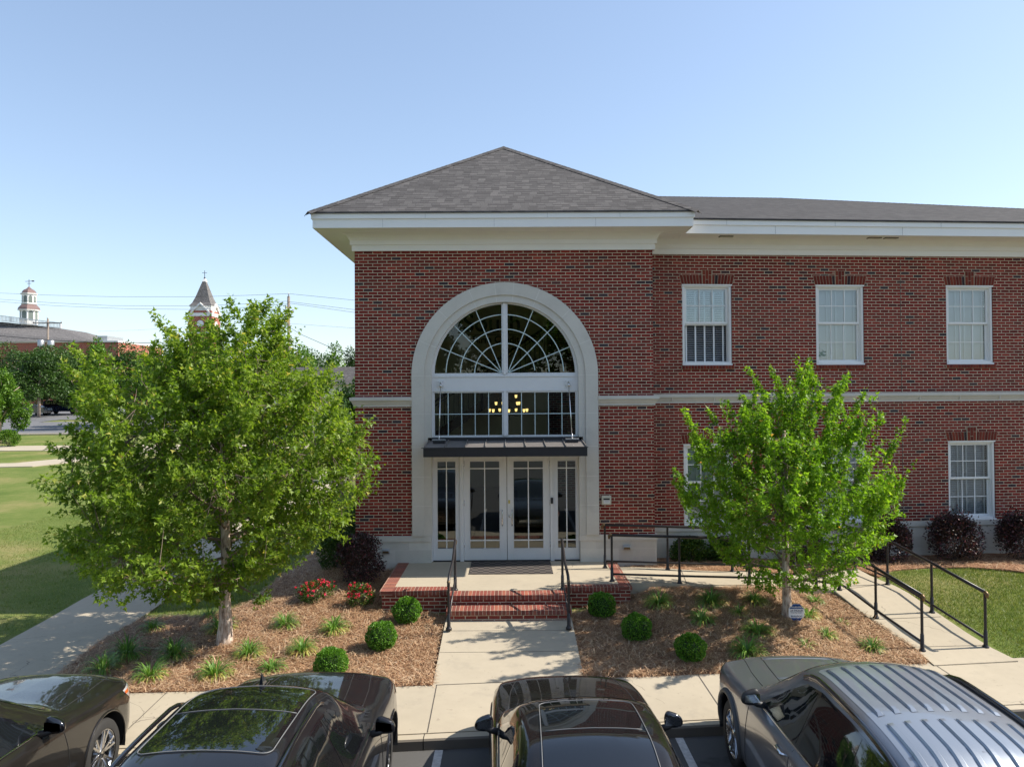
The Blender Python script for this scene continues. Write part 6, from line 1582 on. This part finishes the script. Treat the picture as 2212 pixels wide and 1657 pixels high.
stack(m, sp_); m.build('spire', 'hazed_roof', TW_)
m = MB(); stack(m, [[(q*.36, w_*.36, zt(607.5)) for q, w_ in ((1, 1), (-1, 1), (-1, -1), (1, -1))], [(q*.12, w_*.12, zt(600.5)) for q, w_ in ((1, 1), (-1, 1), (-1, -1), (1, -1))]]); m.build('spire_cap', 'trim', TW_)
m = MB(); m.tube([(0, 0, zt(601)), (0, 0, zt(583))], .05, 6); m.lathe([(0, -.2), (.2, 0), (0, .2)], 8, (0, 0, zt(599))); m.tube([(-.45, 0, zt(588)), (.45, 0, zt(588))], .04, 5); m.build('finial', 'black', TW_)
m = MB()
for a in range(4):
    c, s_ = math.cos(a*math.pi/2), math.sin(a*math.pi/2)
    z_ = zt(700); pts = [(.62*math.cos(t_), -hw-.03, z_+.62*math.sin(t_)) for t_ in np.linspace(0, 2*math.pi, 24, endpoint=False)]
    m.add([(p[0]*c-p[1]*s_, p[0]*s_+p[1]*c, p[2]) for p in pts], [tuple(range(24))])
    for r_o in (1.25, 1.7):
        aa = [(r_o*math.cos(t_), r_o*math.sin(t_)) for t_ in np.linspace(0, math.pi, 16)]+[((r_o-.12)*math.cos(t_), (r_o-.12)*math.sin(t_)) for t_ in np.linspace(math.pi, 0, 16)]
        p2 = [(q[0], -hw-.05, z_+.2+q[1]) for q in aa]; m.add([(p[0]*c-p[1]*s_, p[0]*s_+p[1]*c, p[2]) for p in p2], [(i, i+1, 30-i, 31-i) for i in range(15)], 1)
m.build('clock_face', ['vinyl', simple('pale_terracotta', (.55, .26, .18), .8)], TW_)
# small house roof behind the tree, right
x, y = at(716, 58); m = MB(); LR = thing('low_house', 'low house with grey roof glimpsed between the big maple and the power pole', 'house', (x, y, G(x, y)))
m.box(-4.5, 4, 0, 6, 0, 4.3); m.build('wall', 'soffit', LR)
m = MB(); m.add([(-5, -.4, 4.2), (4.4, -.4, 4.2), (4.4, 6.4, 4.2), (-5, 6.4, 4.2), (-4.2, 3, 5.7), (3.6, 3, 5.7)], [(0, 1, 5, 4), (1, 2, 5), (2, 3, 4, 5), (3, 0, 4)]); m.build('roof', 'shingle', LR)

# power poles and wires
polew = simple('weathered_pole', (.22, .18, .15), .9, var=.25, scale=3)
wood_p = polew
def pole(name, label, xd, dist, ytop, r, arm=None, tr=False):
    x, y = at(xd, dist); z0 = G(x, y); zt_ = 3.62+(852-ytop)*dist/1590.; t_ = thing(name, label, 'power pole', (x, y, z0)); H = zt_-z0
    m = MB(); m.tube([(0, 0, -.5), (0, 0, H)], [r, r*.72], 10); m.build('shaft', wood_p, t_)
    if arm:
        m = MB(); m.box(-arm, arm, -.18, -.06, H-.75, H-.6); m.build('crossarm', wood_p, t_)
        for s_ in (-1, 0, 1): m = MB(); m.lathe([(.05, 0), (.09, .1), (.05, .16), (.08, .24), (.0, .3)], 8, (s_*(arm-.1), -.12, H-.6 if s_ else H)); m.build('insulator', 'gal', t_)
    else:
        for dx, dz in ((0, 0), (-.85*.4, -1.35), (.5, -1.75)):
            m = MB(); m.lathe([(.04, 0), (.09, .12), (.05, .2), (.09, .3), (0, .42)], 8, (dx, 0, H+dz)); 
            if dx: m.tube([(0, 0, H+dz-.5), (dx, 0, H+dz)], .03, 6)
            m.build('insulator', 'gal', t_)
    if tr:
        for s_ in (-1, 1): m = MB(); m.lathe([(0, 0), (.42, .02), (.45, .15), (.45, 1.05), (.38, 1.15), (0, 1.2)], 14, (s_*.75-.1, -.3, H-4.4)); m.build('transformer', 'gal', t_)
    return x, y, zt_
P1 = pole('power_pole', 'tall bare wooden power pole rising right of the clock tower', 625, 80, 640, .20)
P2 = pole('power_pole', 'short power pole with crossarm and grey transformers before the long grey roof', 106.7, 112, 685, .20, 2.2, True)
def wire(label, pts, r, sag=True):
    out = []
    for (x0, y0, d0), (x1, y1, d1) in zip(pts[:-1], pts[1:]):
        for k in range(12):
            t_ = k/12; xd = x0+(x1-x0)*t_; d = 1/((1-t_)/d0+t_/d1); yd = y0+(y1-y0)*t_; xx, yy = at(xd, d); out.append((xx, yy, 3.62+(849.5+(1098-xd)*.0065-yd)*d/1590.))
    x1, y1, d1 = pts[-1]; xx, yy = at(x1, d1); out.append((xx, yy, 3.62+(849.5+(1098-x1)*.0065-y1)*d1/1590.))
    m = MB(); m.tube(out, r, 5); tag(m.build('power_line', 'plastic'), label, 'power line', 'overhead wires left of the building')
wire('topmost overhead wire crossing the sky left of the building', [(-60, 631, 96), (0, 633.7, 93), (120, 638.5, 90), (242, 641.5, 87), (426, 641.6, 84), (530, 638.5, 82), (625, 634.7, 80), (766, 648.6, 78), (900, 660, 76)], .016)
wire('second overhead wire from the top', [(-60, 640, 96), (0, 647, 93), (120, 655, 90), (242, 660.7, 87), (426, 661.5, 84), (530, 657, 82), (618, 651, 80), (766, 669, 78), (900, 682, 76)], .016)
wire('third overhead wire from the top, close below the second', [(-60, 645, 96), (0, 652, 93), (120, 661, 90), (275, 667.5, 87), (426, 669, 84), (530, 664.5, 82), (632, 656, 80), (766, 675, 78), (900, 690, 76)], .016)
wire('fainter overhead wire halfway down the tall pole', [(215, 716, 108), (300, 713.5, 100), (430, 705, 92), (560, 702, 85), (625, 699, 80), (766, 709, 78), (900, 716, 76)], .010)
wire('thick black cable running low across the roofs to the tall pole', [(-60, 722, 96), (0, 725.6, 93), (110, 735, 90), (240, 742, 87), (380, 740, 84), (440, 736, 83), (536, 721, 82), (622, 708.5, 80)], .035)
wire('cable sloping down from the tall pole to the right', [(625, 706, 80), (650, 722, 72), (716, 751, 60), (800, 790, 50)], .022)
wire('low dark wire crossing the street trees on the left', [(-60, 776, 75), (0, 778, 75), (110, 784, 74), (160, 783, 73)], .018)

# parked cars far left (simple real shapes)
def far_car(label, xd, dist, L, H, paint, ang=0.0, lamps=None, suv=True):
    x, y = at(xd, dist); t_ = thing('far_parked_car', label, 'car', (x, y, G(x, y)+.03), ang)
    side = [(-L/2, .35), (-L/2+.05, .95), (-L/2+.25, 1.08), (-L/2+.38, H-.1), (-L/2+.75, H), (L*.12, H), (L*.27, 1.12), (L/2-.15, .95), (L/2, .7), (L/2, .35)]
    m = MB(); m.prism(side, -.9, .9); m.build('body', paint, t_)
    g_ = [(-L/2+.45, 1.1), (-L/2+.55, H-.16), (L*.10, H-.16), (L*.21, 1.12)]
    m = MB(); m.prism(g_, -.915, .915); m.build('window', 'carglass', t_)
    for sx in (-L*.31, L*.31):
        for sy in (-.88, .70):
            m = MB(); m.lathe([(.0, 0), (.2, 0), (.24, .02), (.34, .03), (.35, .18), (0, .18)], 18, (sx, sy, .34), 'y'); m.build('wheel', 'rubber', t_)
    if lamps:
        m = MB(); m.box(-L/2-.02, -L/2+.15, -.92, -.7, .85, 1.1); m.build('tail_light', 'redlamp', t_)
    return t_
far_car('dark blue SUV parked in shade under the street trees', 142, 100, 5.2, 1.85, simple('navy_paint', (.012, .03, .085), .15, .3, .5, 1.0), 0)
far_car('grey car with a red tail light behind the left-edge tree', 70, 96, 4.6, 1.45, simple('grey_paint_far', (.12, .12, .13), .2, .3, .5, 1.0), 0, True)
far_car('silver car parked right of the blue SUV, mostly hidden by the maple', 225, 96, 4.7, 1.5, simple('silver_paint_far', (.45, .45, .44), .25, .5, .5, 1.0), math.pi)

# across the road behind the viewer: what the panes and the car bodies mirror
m = MB(); OB = thing('opposite_building', 'pale low building with dark openings mirrored in the entrance door glass', 'building', (6, -52, -.8))
m.box(-22, 16, -8, 0, 0, 5.2); m.build('wall', simple('opposite_wall', (.12, .118, .11), .8), OB)
m = MB()
for k in range(7): m.box(-19+k*5, -16.2+k*5, -.1, .03, .1, 2.9)
m.build('dark_opening', 'indark', OB)
for i, (x, y, h, r) in enumerate(((-26, -58, 14, 7), (-12, -60, 18, 7.5), (0, -62, 20, 8.5), (12, -60, 15, 6), (24, -60, 10, 5.5), (38, -58, 11, 6), (-40, -56, 13, 6))):
    z0 = -1.0
    lab = ['broad tree left of the pale opposite building, only mirrored', 'tall tree mirrored in the left half of the fan window', 'tallest dense tree, mirrored in the middle of the fan window', 'tree mirrored right of the fan window glass', 'low tree mirrored in the upper sash of the half-open window', 'low broad tree mirrored in the rightmost upstairs window', 'leftmost tree across the road, only mirrored'][i]
    t_ = far_tree('opposite_tree', lab, x, y, h, r, 500+i, 'leafM', 20000 if i in (1, 2, 3) else 9000, .46, .2, .25, 0, 'trees across the road'); t_.location.z = -.9
